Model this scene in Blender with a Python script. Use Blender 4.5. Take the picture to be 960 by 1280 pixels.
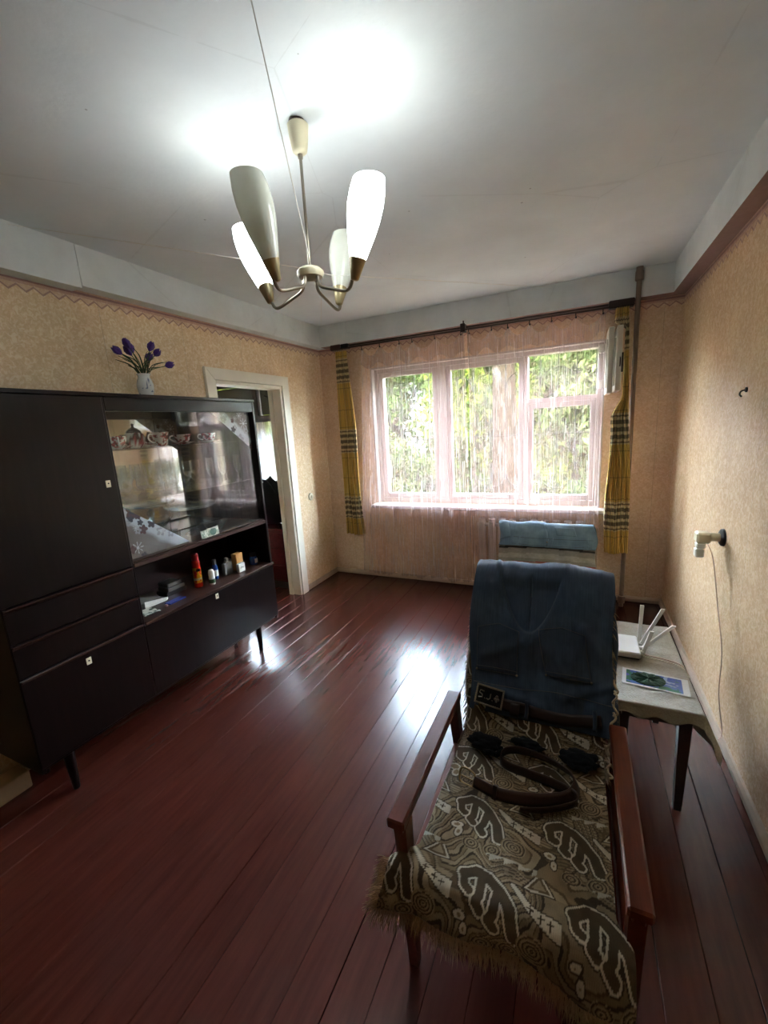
import bpy, bmesh, math, random
import numpy as np
from mathutils import Vector, Matrix
random.seed(7); rng = np.random.default_rng(11)
for o in list(bpy.data.objects): bpy.data.objects.remove(o)
SC = bpy.context.scene; COL = SC.collection
PI = math.pi
XL, XR, D, H = -2.368, 0.646, 3.754, 2.5          # side walls, back wall, ceiling
YF = -1.3                                          # wall behind the camera

# ------------------------------------------------------------------ camera
CAM_H, F_PX = 1.526, 523.66
yaw, pitch, roll = -0.43827, -0.20012, -0.06012
def cam_axes():
    cy, sy, cp, sp = math.cos(yaw), math.sin(yaw), math.cos(pitch), math.sin(pitch)
    w = Vector((sy*cp, cy*cp, sp)); r0 = Vector((cy, -sy, 0)); u0 = r0.cross(w)
    cr, sr = math.cos(roll), math.sin(roll)
    return cr*r0 + sr*u0, -sr*r0 + cr*u0, w
r_, u_, w_ = cam_axes()
cd = bpy.data.cameras.new('camera'); cam = bpy.data.objects.new('camera', cd); COL.objects.link(cam)
m = Matrix.Identity(4)
for i in range(3): m[i][0], m[i][1], m[i][2] = r_[i], u_[i], -w_[i]
m.translation = Vector((0, 0, CAM_H)); cam.matrix_world = m
cd.sensor_fit = 'HORIZONTAL'; cd.sensor_width = 36.0; cd.lens = F_PX/960*36.0; cd.clip_start = 0.02
SC.camera = cam

# ------------------------------------------------------------------ world, sun, exposure
EXPOSURE = 2.9
SKY_STRENGTH = 4.9
SUN_ENERGY = 2.0
LAMP_SHADE_E = 2.4
LAMP_BULB_E = 2.2
w = bpy.data.worlds.new('sky'); SC.world = w; w.use_nodes = True
nt = w.node_tree; bg = nt.nodes['Background']
sky = nt.nodes.new('ShaderNodeTexSky'); sky.sky_type = 'NISHITA'; sky.sun_disc = False
sky.sun_elevation = math.radians(48); sky.sun_rotation = math.radians(170); sky.air_density = 1.0; sky.dust_density = 2.0
hs_ = nt.nodes.new('ShaderNodeHueSaturation'); hs_.inputs['Saturation'].default_value = .5; nt.links.new(sky.outputs[0], hs_.inputs['Color']); nt.links.new(hs_.outputs[0], bg.inputs[0]); bg.inputs[1].default_value = SKY_STRENGTH
sl = bpy.data.lights.new('sun', 'SUN'); sl.energy = SUN_ENERGY; sl.angle = 0.01; sl.color = (1.0, .93, .78)
so = bpy.data.objects.new('sun', sl); COL.objects.link(so)
so.rotation_euler = Vector((0.35, 0.75, -0.75)).to_track_quat('-Z', 'Y').to_euler()
vs = SC.view_settings; vs.view_transform = 'Standard'; vs.look = 'None'; vs.gamma = 1; vs.exposure = EXPOSURE; vs.use_curve_mapping = False
cy_ = SC.cycles
cy_.max_bounces = 14; cy_.diffuse_bounces = 5; cy_.glossy_bounces = 5; cy_.transmission_bounces = 10; cy_.transparent_max_bounces = 32
cy_.sample_clamp_indirect = 6.0; cy_.use_denoising = True; cy_.caustics_reflective = False; cy_.caustics_refractive = False

# ------------------------------------------------------------------ materials
def lin(c):
    return tuple((x/255/12.92 if x/255 <= .04045 else ((x/255+.055)/1.055)**2.4) for x in c)
MATS = {}
class NT:
    """small node-graph writer"""
    def __init__(s, name):
        s.m = bpy.data.materials.new(name); s.m.use_nodes = True; s.t = s.m.node_tree
        s.b = s.t.nodes['Principled BSDF']; s.out = s.t.nodes['Material Output']; MATS[name] = s.m
    def n(s, typ, **kw):
        o = s.t.nodes.new(typ)
        for k, v in kw.items(): setattr(o, k, v)
        return o
    def l(s, a, b): s.t.links.new(a, b)
    def val(s, sock, v):
        if hasattr(v, 'is_linked') or hasattr(v, 'links'): s.l(v, sock)
        else: sock.default_value = v
    def math(s, op, a, b=0.0, c=None):
        o = s.n('ShaderNodeMath', operation=op); s.val(o.inputs[0], a); s.val(o.inputs[1], b)
        if c is not None: s.val(o.inputs[2], c)
        return o.outputs[0]
    def mix(s, f, a, b):
        o = s.n('ShaderNodeMix', data_type='RGBA'); s.val(o.inputs[0], f)
        s.val(o.inputs[6], a if not isinstance(a, tuple) else a+(1,) if len(a) == 3 else a)
        s.val(o.inputs[7], b if not isinstance(b, tuple) else b+(1,) if len(b) == 3 else b)
        return o.outputs[2]
    def coord(s, which='Object', scale=None):
        o = s.n('ShaderNodeTexCoord').outputs[which]
        if scale is not None:
            mp = s.n('ShaderNodeMapping'); s.l(o, mp.inputs[0]); mp.inputs['Scale'].default_value = scale; o = mp.outputs[0]
        return o
    def noise(s, co, scale, detail=3, rough=.5, dist=0.0):
        o = s.n('ShaderNodeTexNoise'); s.l(co, o.inputs['Vector'])
        o.inputs['Scale'].default_value = scale; o.inputs['Detail'].default_value = detail
        o.inputs['Roughness'].default_value = rough; o.inputs['Distortion'].default_value = dist
        return o.outputs[0]
    def ramp(s, f, stops):
        o = s.n('ShaderNodeValToRGB'); s.l(f, o.inputs[0]); e = o.color_ramp.elements
        while len(e) < len(stops): e.new(.5)
        for k, (p, c) in enumerate(stops):
            e[k].position = p; e[k].color = (c if isinstance(c, tuple) else (c, c, c)) + (1,)
        return o.outputs[0]
    def bump(s, h, strength=.2, dist=.01):
        o = s.n('ShaderNodeBump'); s.l(h, o.inputs['Height']); o.inputs['Strength'].default_value = strength; o.inputs['Distance'].default_value = dist
        s.l(o.outputs[0], s.b.inputs['Normal'])
    def set(s, **kw):
        for k, v in kw.items(): s.val(s.b.inputs[k.replace('_', ' ')], v if not (isinstance(v, tuple) and len(v) == 3) else v+(1,))
        return s

def simple(name, c, rough=.5, metal=0.0, var=.12, scale=40, bump=0.0, **kw):
    g = NT(name); co = g.coord()
    f = g.noise(co, scale, 4)
    c = lin(c)
    a = tuple(max(0, x*(1-var)) for x in c); b = tuple(min(1, x*(1+var)) for x in c)
    g.set(Base_Color=g.mix(f, a, b), Roughness=rough, Metallic=metal, **kw)
    if bump: g.bump(f, bump, .004)
    return g.m
def vcol(name, rough=.7, sheen=0.0, **kw):
    g = NT(name); a = g.n('ShaderNodeAttribute', attribute_name='Col')
    f = g.noise(g.coord(), 300, 2)
    h = g.mix(g.math('MULTIPLY', f, .3), a.outputs[0], (0, 0, 0))
    g.set(Base_Color=h, Roughness=rough, Sheen_Weight=sheen, **kw); return g.m

def wallpaper(name, tint, axis, border=True):
    g = NT(name); co = g.coord()
    n1 = g.noise(co, 46, 3, .6, 1.2); n2 = g.noise(co, 3.0, 4, .6); n3 = g.noise(co, 170, 2)
    base = g.ramp(n1, [(.40, lin(tint[0])), (.52, lin(tint[1])), (.62, lin(tint[2]))])
    stain = g.ramp(n2, [(.3, (1, 1, 1)), (.7, (.80, .74, .72))])
    mx = g.n('ShaderNodeMix', data_type='RGBA', blend_type='MULTIPLY'); mx.inputs[0].default_value = .8
    g.l(base, mx.inputs[6]); g.l(stain, mx.inputs[7]); col = mx.outputs[2]
    sp = g.n('ShaderNodeSeparateXYZ'); g.l(co, sp.inputs[0]); z = sp.outputs[2]; t = sp.outputs[axis]
    # seams between the paper lengths
    fr = g.math('FRACT', g.math('DIVIDE', t, .53)); seam = g.math('LESS_THAN', fr, .006)
    col = g.mix(g.math('MULTIPLY', seam, .35), col, lin((120, 92, 70)))
    if border:   # printed paper border: pink bands and a zigzag line
        zz = g.math('PINGPONG', g.math('MULTIPLY', t, 1.0), .035)
        d = g.math('ABSOLUTE', g.math('SUBTRACT', g.math('SUBTRACT', z, 2.243), g.math('MULTIPLY', zz, .75)))
        zig = g.math('LESS_THAN', d, .0045)
        pk = g.math('GREATER_THAN', z, 2.275)
        band = g.math('MULTIPLY', g.math('GREATER_THAN', z, 2.288), g.math('LESS_THAN', z, 2.30))
        below = g.math('GREATER_THAN', g.math('SUBTRACT', g.math('SUBTRACT', z, 2.243), g.math('MULTIPLY', zz, .75)), 0)
        col = g.mix(g.math('MULTIPLY', below, .35), col, lin((186, 150, 138)))
        col = g.mix(g.math('MULTIPLY', zig, .7), col, lin((146, 102, 104)))
        col = g.mix(g.math('MULTIPLY', pk, .5), col, lin((170, 122, 116)))
        col = g.mix(g.math('MULTIPLY', band, .7), col, lin((128, 88, 88)))
    g.set(Base_Color=col, Roughness=g.ramp(n1, [(.4, .62), (.6, .42)]))
    h = g.math('ADD', n1, g.math('MULTIPLY', n3, .3)); g.bump(h, .35, .004)
    return g.m
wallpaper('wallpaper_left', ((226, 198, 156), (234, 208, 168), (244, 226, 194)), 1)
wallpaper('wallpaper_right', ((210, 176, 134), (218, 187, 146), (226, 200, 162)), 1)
wallpaper('wallpaper_back', ((216, 186, 154), (223, 196, 164), (230, 206, 178)), 0)

def plaster(name, c1, c2, scale):
    g = NT(name); co = g.coord()
    a = g.noise(co, scale, 6, .65); b = g.noise(co, scale*.35, 3, .6); k = g.noise(co, 60, 3)
    col = g.ramp(a, [(.3, lin(c1)), (.7, lin(c2))])
    col = g.mix(g.math('MULTIPLY', g.ramp(b, [(.55, 0.0), (.75, 1.0)]), .35), col, lin((150, 142, 134)))
    cr = g.n('ShaderNodeTexVoronoi', feature='DISTANCE_TO_EDGE'); g.l(co, cr.inputs[0]); cr.inputs['Scale'].default_value = .9
    fine = g.math('LESS_THAN', g.math('ADD', cr.outputs[0], g.math('MULTIPLY', a, .03)), .0165)
    col = g.mix(g.math('MULTIPLY', fine, .10), col, lin((120, 116, 112)))
    sp = g.n('ShaderNodeTexVoronoi'); g.l(co, sp.inputs[0]); sp.inputs['Scale'].default_value = 5
    dot = g.math('LESS_THAN', sp.outputs[0], .028); col = g.mix(g.math('MULTIPLY', dot, .45), col, lin((96, 90, 84)))
    g.set(Base_Color=col, Roughness=.9); g.bump(g.math('ADD', a, g.math('MULTIPLY', k, .25)), .25, .01); return g.m
plaster('ceiling_whitewash', (212, 217, 219), (226, 231, 233), 1.6)
plaster('beam_whitewash', (206, 212, 212), (226, 232, 232), 3.0)
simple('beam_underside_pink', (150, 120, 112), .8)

def floor_paint():
    g = NT('floor_paint'); co = g.coord('Object')
    oi = g.n('ShaderNodeObjectInfo').outputs['Random']
    st = g.noise(g.coord('Object', (14, 1.2, 1)), 3, 4, .6); fine = g.noise(co, 90, 2)
    c = g.ramp(st, [(.3, lin((66, 29, 22))), (.7, lin((82, 39, 31)))])
    c = g.mix(g.math('MULTIPLY', oi, .25), c, lin((92, 34, 24)))

    g.set(Base_Color=c, Roughness=.24, Specular_IOR_Level=.5)
    return g.m
floor_paint()

def wood(name, c1, c2, rough, coat=0.0, sc=(30, 2, 30)):
    g = NT(name); co = g.coord('Object', sc)
    a = g.noise(co, 1.6, 5, .6, .6); b = g.noise(g.coord(), 120, 2)
    g.set(Base_Color=g.ramp(a, [(.3, lin(c1)), (.7, lin(c2))]), Roughness=rough, Coat_Weight=coat*.6, Coat_Roughness=.12, Specular_IOR_Level=.28)
    g.bump(b, .04, .002); return g.m
wood('walnut_polish', (15, 8, 7), (24, 14, 12), .3, .3, (6, 30, 2))
wood('walnut_inside', (30, 12, 11), (42, 18, 15), .4, .2)
wood('walnut_edge', (52, 32, 27), (66, 42, 34), .35, .3)
wood('armchair_wood', (88, 38, 22), (112, 52, 30), .32, .3, (30, 3, 30))
wood('table_wood', (52, 36, 32), (66, 46, 40), .4, .2)
wood('maroon_polish', (64, 16, 24), (82, 24, 32), .2, .5)
simple('white_paint', (186, 176, 168), .38, var=.06, scale=14, bump=.05)
simple('door_paint', (232, 226, 208), .35, var=.07, scale=12, bump=.06)
simple('old_white_paint', (204, 202, 188), .4, var=.1, scale=18, bump=.08)
simple('baseboard_paint', (176, 156, 136), .55, var=.12, scale=20, bump=.15)
simple('pipe_paint', (132, 112, 96), .5, var=.12, scale=30)
simple('radiator_paint', (216, 206, 196), .45)
simple('dark_metal', (52, 42, 38), .4, .7)
simple('rod_metal', (74, 60, 54), .35, .75)
simple('rod_wood', (70, 40, 34), .45)
simple('black_metal', (20, 20, 20), .5, .5)
simple('grille_iron', (28, 30, 30), .6, .3)
simple('brass', (176, 150, 104), .3, 1.0, .05)
simple('nickel', (150, 142, 128), .28, 1.0, .05)
simple('lamp_beige', (206, 198, 168), .35, var=.04)
simple('lamp_gold', (164, 150, 112), .35, .35, .05)
simple('black_plastic', (22, 22, 22), .45)
simple('white_plastic', (226, 224, 216), .35, var=.03)
simple('cream_plastic', (214, 204, 178), .35, var=.04)
simple('ivory_tag', (226, 216, 186), .4)
simple('cord_white', (214, 210, 200), .7)
simple('cable_pink', (206, 178, 158), .6)
simple('soil', (24, 29, 16), .95, var=.3, scale=3, Specular_IOR_Level=0.0)
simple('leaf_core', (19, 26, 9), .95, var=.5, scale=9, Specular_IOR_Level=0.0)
simple('bark_pale', (20, 16, 11), .9, var=.25, scale=14, bump=.5, Specular_IOR_Level=0.0)
simple('bark', (92, 78, 62), .9, var=.3, scale=20, bump=.5, Specular_IOR_Level=0.0)
simple('house_plaster', (84, 87, 92), .9, var=.06, scale=4, Specular_IOR_Level=0.0)
simple('house_roof', (60, 60, 64), .8, Specular_IOR_Level=0.0)
simple('house_trim', (84, 76, 68), .8, Specular_IOR_Level=0.0)
simple('fence_grey', (26, 28, 30), .7, Specular_IOR_Level=0.0)
simple('porcelain', (236, 236, 232), .15, var=.02)
simple('dark_china', (56, 44, 46), .2)
simple('stem_green', (48, 82, 44), .6)
simple('blade_green', (40, 74, 38), .5, var=.25)
simple('petal_purple', (82, 46, 132), .55, var=.3, scale=60)
simple('can_red', (188, 30, 28), .25, .1, .05)
simple('can_cap_red', (170, 20, 30), .4)
simple('blue_bottle', (26, 62, 120), .25)
simple('tan_box', (196, 140, 76), .6)
simple('grey_card', (96, 92, 84), .7)
simple('dark_card', (40, 38, 38), .6)
simple('paper_white', (214, 210, 200), .8, var=.05)
simple('blue_pack', (38, 52, 130), .35)
simple('pink_bead', (176, 130, 120), .4)
simple('cardboard', (150, 120, 86), .85)
simple('black_cloth', (11, 12, 14), .95, var=.5, scale=120, bump=.4)
simple('sock_black', (13, 16, 20), 1.0, var=.5, scale=200, bump=.6)
simple('leather_brown', (62, 42, 32), .38, var=.2, scale=60, bump=.15)
simple('leather_dark', (42, 27, 23), .5, var=.2, scale=60, bump=.15)
simple('green_knit', (36, 66, 44), .95, var=.4, scale=160, bump=.8)
simple('upholstery', (70, 58, 44), .95, var=.2, scale=150)
simple('denim_thread', (84, 86, 90), .7)
def denim(name, c1, c2):
    g = NT(name); co = g.coord('Object', (260, 12, 12)); a = g.noise(co, 1, 3); b = g.noise(g.coord(), 6, 4, .6)
    w_ = g.noise(g.coord('Object', (900, 500, 500)), 1, 1)
    c = g.mix(a, lin(c1), lin(c2)); c = g.mix(g.math('MULTIPLY', g.ramp(b, [(.5, 0.0), (.7, 1.0)]), .35), c, tuple(min(1, x*1.9) for x in lin(c2)))
    g.set(Base_Color=c, Roughness=.9, Sheen_Weight=.15); g.bump(w_, .25, .002); return g.m
denim('denim_dark', (38, 53, 71), (66, 84, 106)); denim('denim_dark_pocket', (34, 48, 65), (60, 77, 98)); denim('denim_light', (96, 122, 140), (134, 158, 172))
vcol('gobelin', .95, .1); vcol('striped_wool', .95, .1); vcol('plaid_cotton', .85); vcol('paper_print', .6); vcol('china_print', .2); vcol('gloss_print', .25)
simple('fringe_thread', (176, 146, 112), .95, var=.35, scale=30)
simple('fringe_cream', (180, 164, 138), .95, var=.3, scale=60)
def tablecloth_mat():
    g = NT('tablecloth_linen'); co = g.coord(); v = g.n('ShaderNodeTexVoronoi', feature='F1'); g.l(co, v.inputs[0]); v.inputs['Scale'].default_value = 160
    c = g.mix(v.outputs[0], lin((170, 164, 148)), lin((150, 142, 126)))
    f = g.ramp(g.noise(co, 22, 3, .5, 1.0), [(.52, 0.0), (.6, 1.0)]); c = g.mix(g.math('MULTIPLY', f, .3), c, lin((132, 126, 112)))
    g.set(Base_Color=c, Roughness=.7); g.bump(v.outputs[0], .3, .003)
tablecloth_mat()
def glass_thin(name, tint=(.93, .97, .95), refl=1.0):
    g = NT(name); t = g.n('ShaderNodeBsdfTransparent'); t.inputs[0].default_value = tint+(1,)
    gl = g.n('ShaderNodeBsdfGlossy'); gl.inputs['Roughness'].default_value = .02
    lw = g.n('ShaderNodeLayerWeight'); lw.inputs[0].default_value = .5
    sch = g.math('ADD', .045, g.math('MULTIPLY', g.math('POWER', lw.outputs['Facing'], 5.0), .9))     # same from both sides of the pane
    dirt = g.noise(g.coord(), 8, 4)
    mx = g.n('ShaderNodeMixShader'); g.l(g.math('MULTIPLY', sch, refl), mx.inputs[0]); g.l(t.outputs[0], mx.inputs[1]); g.l(gl.outputs[0], mx.inputs[2])
    df = g.n('ShaderNodeBsdfDiffuse'); df.inputs[0].default_value = (.8, .82, .8, 1)
    m2 = g.n('ShaderNodeMixShader'); g.l(g.math('MULTIPLY', dirt, .015), m2.inputs[0]); g.l(mx.outputs[0], m2.inputs[1]); g.l(df.outputs[0], m2.inputs[2])
    g.l(m2.outputs[0], g.out.inputs[0]); return g.m
glass_thin('window_glass'); glass_thin('cabinet_glass', (.985, .99, .985), 1.3)
def glassware():
    g = NT('glassware'); t = g.n('ShaderNodeBsdfTransparent'); t.inputs[0].default_value = (.94, .96, .95, 1)
    gl = g.n('ShaderNodeBsdfGlossy'); gl.inputs['Roughness'].default_value = .05
    lw = g.n('ShaderNodeLayerWeight'); lw.inputs[0].default_value = .5
    df = g.n('ShaderNodeBsdfDiffuse'); df.inputs[0].default_value = (.75, .8, .78, 1)
    m1 = g.n('ShaderNodeMixShader'); m1.inputs[0].default_value = .35; g.l(gl.outputs[0], m1.inputs[1]); g.l(df.outputs[0], m1.inputs[2])
    mx = g.n('ShaderNodeMixShader'); g.l(g.math('ADD', .05, g.math('MULTIPLY', g.math('POWER', lw.outputs['Facing'], 2.5), .75)), mx.inputs[0]); g.l(t.outputs[0], mx.inputs[1]); g.l(m1.outputs[0], mx.inputs[2])
    g.l(mx.outputs[0], g.out.inputs[0])
glassware()
g = NT('mirror'); g.set(Base_Color=(.78, .8, .78), Metallic=1.0, Roughness=g.ramp(g.noise(g.coord(), 6, 4), [(.3, .03), (.8, .08)]))
def sheer(name, col, base, strand, su=230, sv=11):
    g = NT(name); uv = g.coord('UV'); sp = g.n('ShaderNodeSeparateXYZ'); g.l(uv, sp.inputs[0])
    u = g.math('MULTIPLY', sp.outputs[0], su); cu = g.math('FLOOR', u)
    wn = g.n('ShaderNodeTexWhiteNoise', noise_dimensions='1D'); g.l(cu, wn.inputs['W'])
    cv = g.math('FLOOR', g.math('ADD', g.math('MULTIPLY', sp.outputs[1], sv), g.math('MULTIPLY', wn.outputs[0], 3.0)))
    cb = g.n('ShaderNodeCombineXYZ'); g.l(cu, cb.inputs[0]); g.l(cv, cb.inputs[1])
    w2 = g.n('ShaderNodeTexWhiteNoise', noise_dimensions='2D'); g.l(cb.outputs[0], w2.inputs['Vector'])
    on = g.math('MULTIPLY', g.math('GREATER_THAN', w2.outputs[0], .70), g.math('LESS_THAN', g.math('FRACT', u), .55))
    grp = g.n('ShaderNodeTexNoise', noise_dimensions='1D'); g.l(g.math('MULTIPLY', sp.outputs[0], 16), grp.inputs['W'])
    on = g.math('MULTIPLY', on, g.ramp(grp.outputs[0], [(.35, .15), (.6, 1.0)]))
    cr = lin(col)
    df = g.n('ShaderNodeBsdfDiffuse'); tr = g.n('ShaderNodeBsdfTranslucent'); tp = g.n('ShaderNodeBsdfTransparent')
    c = g.mix(on, cr, (.92, .90, .86)); g.l(c, df.inputs[0]); g.l(c, tr.inputs[0])
    m1 = g.n('ShaderNodeMixShader'); m1.inputs[0].default_value = .22; g.l(df.outputs[0], m1.inputs[1]); g.l(tr.outputs[0], m1.inputs[2])
    al = g.math('ADD', base, g.math('MULTIPLY', on, strand))
    m2 = g.n('ShaderNodeMixShader'); g.l(al, m2.inputs[0]); g.l(tp.outputs[0], m2.inputs[1]); g.l(m1.outputs[0], m2.inputs[2])
    g.l(m2.outputs[0], g.out.inputs[0])
sheer('sheer_pink', (232, 198, 192), .25, .30, 330, 9); sheer('sheer_heading', (222, 178, 166), .30, .2); sheer('sheer_grey', (226, 224, 230), .5, .4)
def leaf(name, c1, c2):
    g = NT(name); oi = g.n('ShaderNodeAttribute', attribute_name='Col').outputs[0]
    sp = g.n('ShaderNodeSeparateXYZ'); g.l(oi, sp.inputs[0]); c = g.mix(sp.outputs[0], lin(c1), lin(c2))
    df = g.n('ShaderNodeBsdfDiffuse'); tr = g.n('ShaderNodeBsdfTranslucent'); g.l(c, df.inputs[0]); g.l(c, tr.inputs[0])
    m1 = g.n('ShaderNodeMixShader'); m1.inputs[0].default_value = .45; g.l(df.outputs[0], m1.inputs[1]); g.l(tr.outputs[0], m1.inputs[2]); g.l(m1.outputs[0], g.out.inputs[0])
leaf('leaf_fresh', (23, 32, 10), (61, 66, 21)); leaf('leaf_deep', (15, 25, 10), (41, 51, 22)); leaf('leaf_pale', (30, 39, 21), (58, 63, 36))
def glow(name, c, e):
    g = NT(name); g.set(Base_Color=(.85, .85, .82), Roughness=.3, Emission_Color=c, Emission_Strength=e)
glow('lit_shade', (.92, .98, 1.0), LAMP_SHADE_E); glow('lit_bulb', (.86, .95, 1.0), LAMP_BULB_E)
g = NT('opal_glass')
df = g.n('ShaderNodeBsdfDiffuse'); tr = g.n('ShaderNodeBsdfTranslucent'); gl = g.n('ShaderNodeBsdfGlossy'); gl.inputs['Roughness'].default_value = .12
c = g.ramp(g.noise(g.coord(), 20, 2), [(.3, lin((240, 242, 226))), (.7, lin((244, 246, 234)))]); g.l(c, df.inputs[0]); g.l(c, tr.inputs[0])
m1 = g.n('ShaderNodeMixShader'); m1.inputs[0].default_value = .4; g.l(df.outputs[0], m1.inputs[1]); g.l(tr.outputs[0], m1.inputs[2])
fr = g.n('ShaderNodeFresnel'); m2 = g.n('ShaderNodeMixShader'); g.l(fr.outputs[0], m2.inputs[0]); g.l(m1.outputs[0], m2.inputs[1]); g.l(gl.outputs[0], m2.inputs[2]); g.l(m2.outputs[0], g.out.inputs[0])

# ------------------------------------------------------------------ object helpers
def wloc(p):
    v = Vector((0, 0, 0))
    while p is not None: v += p.location; p = p.parent
    return v
def link_mesh(name, verts, faces, mat, parent=None, smooth=False, col=None, uv=None):
    me = bpy.data.meshes.new(name)
    if isinstance(verts, np.ndarray): verts = verts.reshape(-1, 3)
    off = wloc(parent)
    verts = np.asarray(verts, float) - np.array(off)
    me.from_pydata(verts.tolist(), [], faces if isinstance(faces, list) else faces.tolist())
    o = bpy.data.objects.new(name, me); COL.objects.link(o); o.parent = parent
    mats = mat if isinstance(mat, list) else [mat]
    for k in mats: me.materials.append(MATS[k])
    if smooth: me.polygons.foreach_set('use_smooth', [True]*len(me.polygons))
    if col is not None:
        a = me.color_attributes.new('Col', 'FLOAT_COLOR', 'POINT'); c4 = np.ones((len(verts), 4)); c4[:, :3] = np.asarray(col).reshape(-1, 3); a.data.foreach_set('color', c4.ravel())
    if uv is not None:
        ul = me.uv_layers.new(name='UVMap'); li = np.empty(len(me.loops), int); me.loops.foreach_get('vertex_index', li)
        ul.data.foreach_set('uv', np.asarray(uv).reshape(-1, 2)[li].ravel())
    return o
class MB:
    def __init__(s): s.v = []; s.f = []
    def add(s, vs, fs):
        k = len(s.v); s.v += [tuple(x) for x in vs]; s.f += [tuple(i+k for i in q) for q in fs]; return s
    def box(s, x0, x1, y0, y1, z0, z1, c=0.0):
        """box; c chamfers every edge"""
        x0, x1 = min(x0, x1), max(x0, x1); y0, y1 = min(y0, y1), max(y0, y1); z0, z1 = min(z0, z1), max(z0, z1)
        if c <= 0:
            return s.add([(x, y, z) for z in (z0, z1) for y in (y0, y1) for x in (x0, x1)],
                         [(0, 2, 3, 1), (4, 5, 7, 6), (0, 1, 5, 4), (2, 6, 7, 3), (0, 4, 6, 2), (1, 3, 7, 5)])
        c = min(c, (x1-x0)*.45, (y1-y0)*.45, (z1-z0)*.45)
        bm = bmesh.new(); bmesh.ops.create_cube(bm, size=1)
        bmesh.ops.scale(bm, vec=(x1-x0, y1-y0, z1-z0), verts=bm.verts); bmesh.ops.translate(bm, vec=((x0+x1)/2, (y0+y1)/2, (z0+z1)/2), verts=bm.verts)
        bmesh.ops.bevel(bm, geom=bm.edges[:], offset=c, segments=1, affect='EDGES', profile=.5)
        return s.addbm(bm)
    def addbm(s, bm):
        bm.verts.index_update(); s.add([v.co.copy() for v in bm.verts], [[v.index for v in f.verts] for f in bm.faces]); bm.free(); return s
    def prism(s, poly, axis, a, b):
        """poly of 2D points extruded along axis from a to b"""
        def P(p, t):
            q = list(p); q.insert(axis, t); return q
        n = len(poly)
        return s.add([P(p, a) for p in poly]+[P(p, b) for p in poly], [tuple(range(n))[::-1], tuple(range(n, 2*n))]+[(i, (i+1) % n, n+(i+1) % n, n+i) for i in range(n)])
    def lathe(s, prof, cx, cy, cz, n=20, sx=1, sy=1, axis=None):
        """prof: (r, h) pairs; revolved about the vertical or about axis"""
        R = None
        if axis is not None: R = Vector((0, 0, 1)).rotation_difference(Vector(axis).normalized()).to_matrix()
        vs, fs = [], []
        for (r, h) in prof:
            for k in range(n):
                a = 2*PI*k/n; p = Vector((r*math.cos(a)*sx, r*math.sin(a)*sy, h))
                if R: p = R @ p
                vs.append((p.x+cx, p.y+cy, p.z+cz))
        for i in range(len(prof)-1):
            for k in range(n): fs.append((i*n+k, i*n+(k+1) % n, (i+1)*n+(k+1) % n, (i+1)*n+k))
        if prof[0][0] > 1e-6 and prof[0] != prof[-1]: fs.append(tuple(range(n))[::-1])
        if prof[-1][0] > 1e-6 and prof[0] != prof[-1]: fs.append(tuple((len(prof)-1)*n+k for k in range(n)))
        return s.add(vs, fs)
    def tube(s, path, r, n=8, cap=True):
        P = [Vector(p) for p in path]; vs, fs = [], []
        rs = r if isinstance(r, (list, tuple)) else [r]*len(P)
        t0 = (P[1]-P[0]).normalized(); up = Vector((0, 0, 1)) if abs(t0.z) < .9 else Vector((1, 0, 0)); nrm = t0.cross(up).normalized()
        for i, p in enumerate(P):
            t = (P[min(i+1, len(P)-1)]-P[max(i-1, 0)]).normalized(); nrm = (nrm - t*nrm.dot(t)).normalized(); b = t.cross(nrm)
            for k in range(n):
                a = 2*PI*k/n; vs.append(p+(nrm*math.cos(a)+b*math.sin(a))*rs[i])
        for i in range(len(P)-1):
            for k in range(n): fs.append((i*n+k, i*n+(k+1) % n, (i+1)*n+(k+1) % n, (i+1)*n+k))
        if cap: fs += [tuple(range(n))[::-1], tuple((len(P)-1)*n+k for k in range(n))]
        return s.add(vs, fs)
    def beam(s, a, b, wa, da, wb=None, db=None, c=0.0):
        """tapered square bar between two points; w across x, d across y"""
        wb = wa if wb is None else wb; db = da if db is None else db
        vs = []
        for p, w_, d_ in ((a, wa, da), (b, wb, db)):
            for sx, sy in ((-1, -1), (1, -1), (1, 1), (-1, 1)): vs.append((p[0]+sx*w_/2, p[1]+sy*d_/2, p[2]))
        return s.add(vs, [(3, 2, 1, 0), (4, 5, 6, 7)]+[(i, (i+1) % 4, 4+(i+1) % 4, 4+i) for i in range(4)])
    def sphere(s, c, r, n=12, m=8, sx=1, sy=1, sz=1):
        return s.lathe([(max(1e-7, r*math.sin(PI*i/m)), -r*sz*math.cos(PI*i/m)) for i in range(m+1)], c[0], c[1], c[2], n, sx, sy)
    def build(s, name, mat, parent=None, smooth=False, **kw):
        o = link_mesh(name, s.v, s.f, mat, parent, smooth, **kw)
        if smooth:
            try:
                bm = bmesh.new(); bm.from_mesh(o.data)
                for e in bm.edges:
                    if len(e.link_faces) == 2 and e.calc_face_angle(0) > .7: e.smooth = False
                bm.to_mesh(o.data); bm.free()
            except Exception: pass
        return o
def tag(o, label=None, cat=None, group=None, kind=None):
    if label: o['label'] = label
    if cat: o['category'] = cat
    if group: o['group'] = group
    if kind: o['kind'] = kind
    return o
def thing(name, loc, label, cat, group=None, kind=None):
    o = bpy.data.objects.new(name, None); COL.objects.link(o); o.location = loc; o.empty_display_size = .05
    return tag(o, label, cat, group, kind)
def struct(name, mb, mat, parent=None, **kw):
    o = mb.build(name, mat, parent, **kw)
    if parent is None: o['kind'] = 'structure'
    return o
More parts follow.
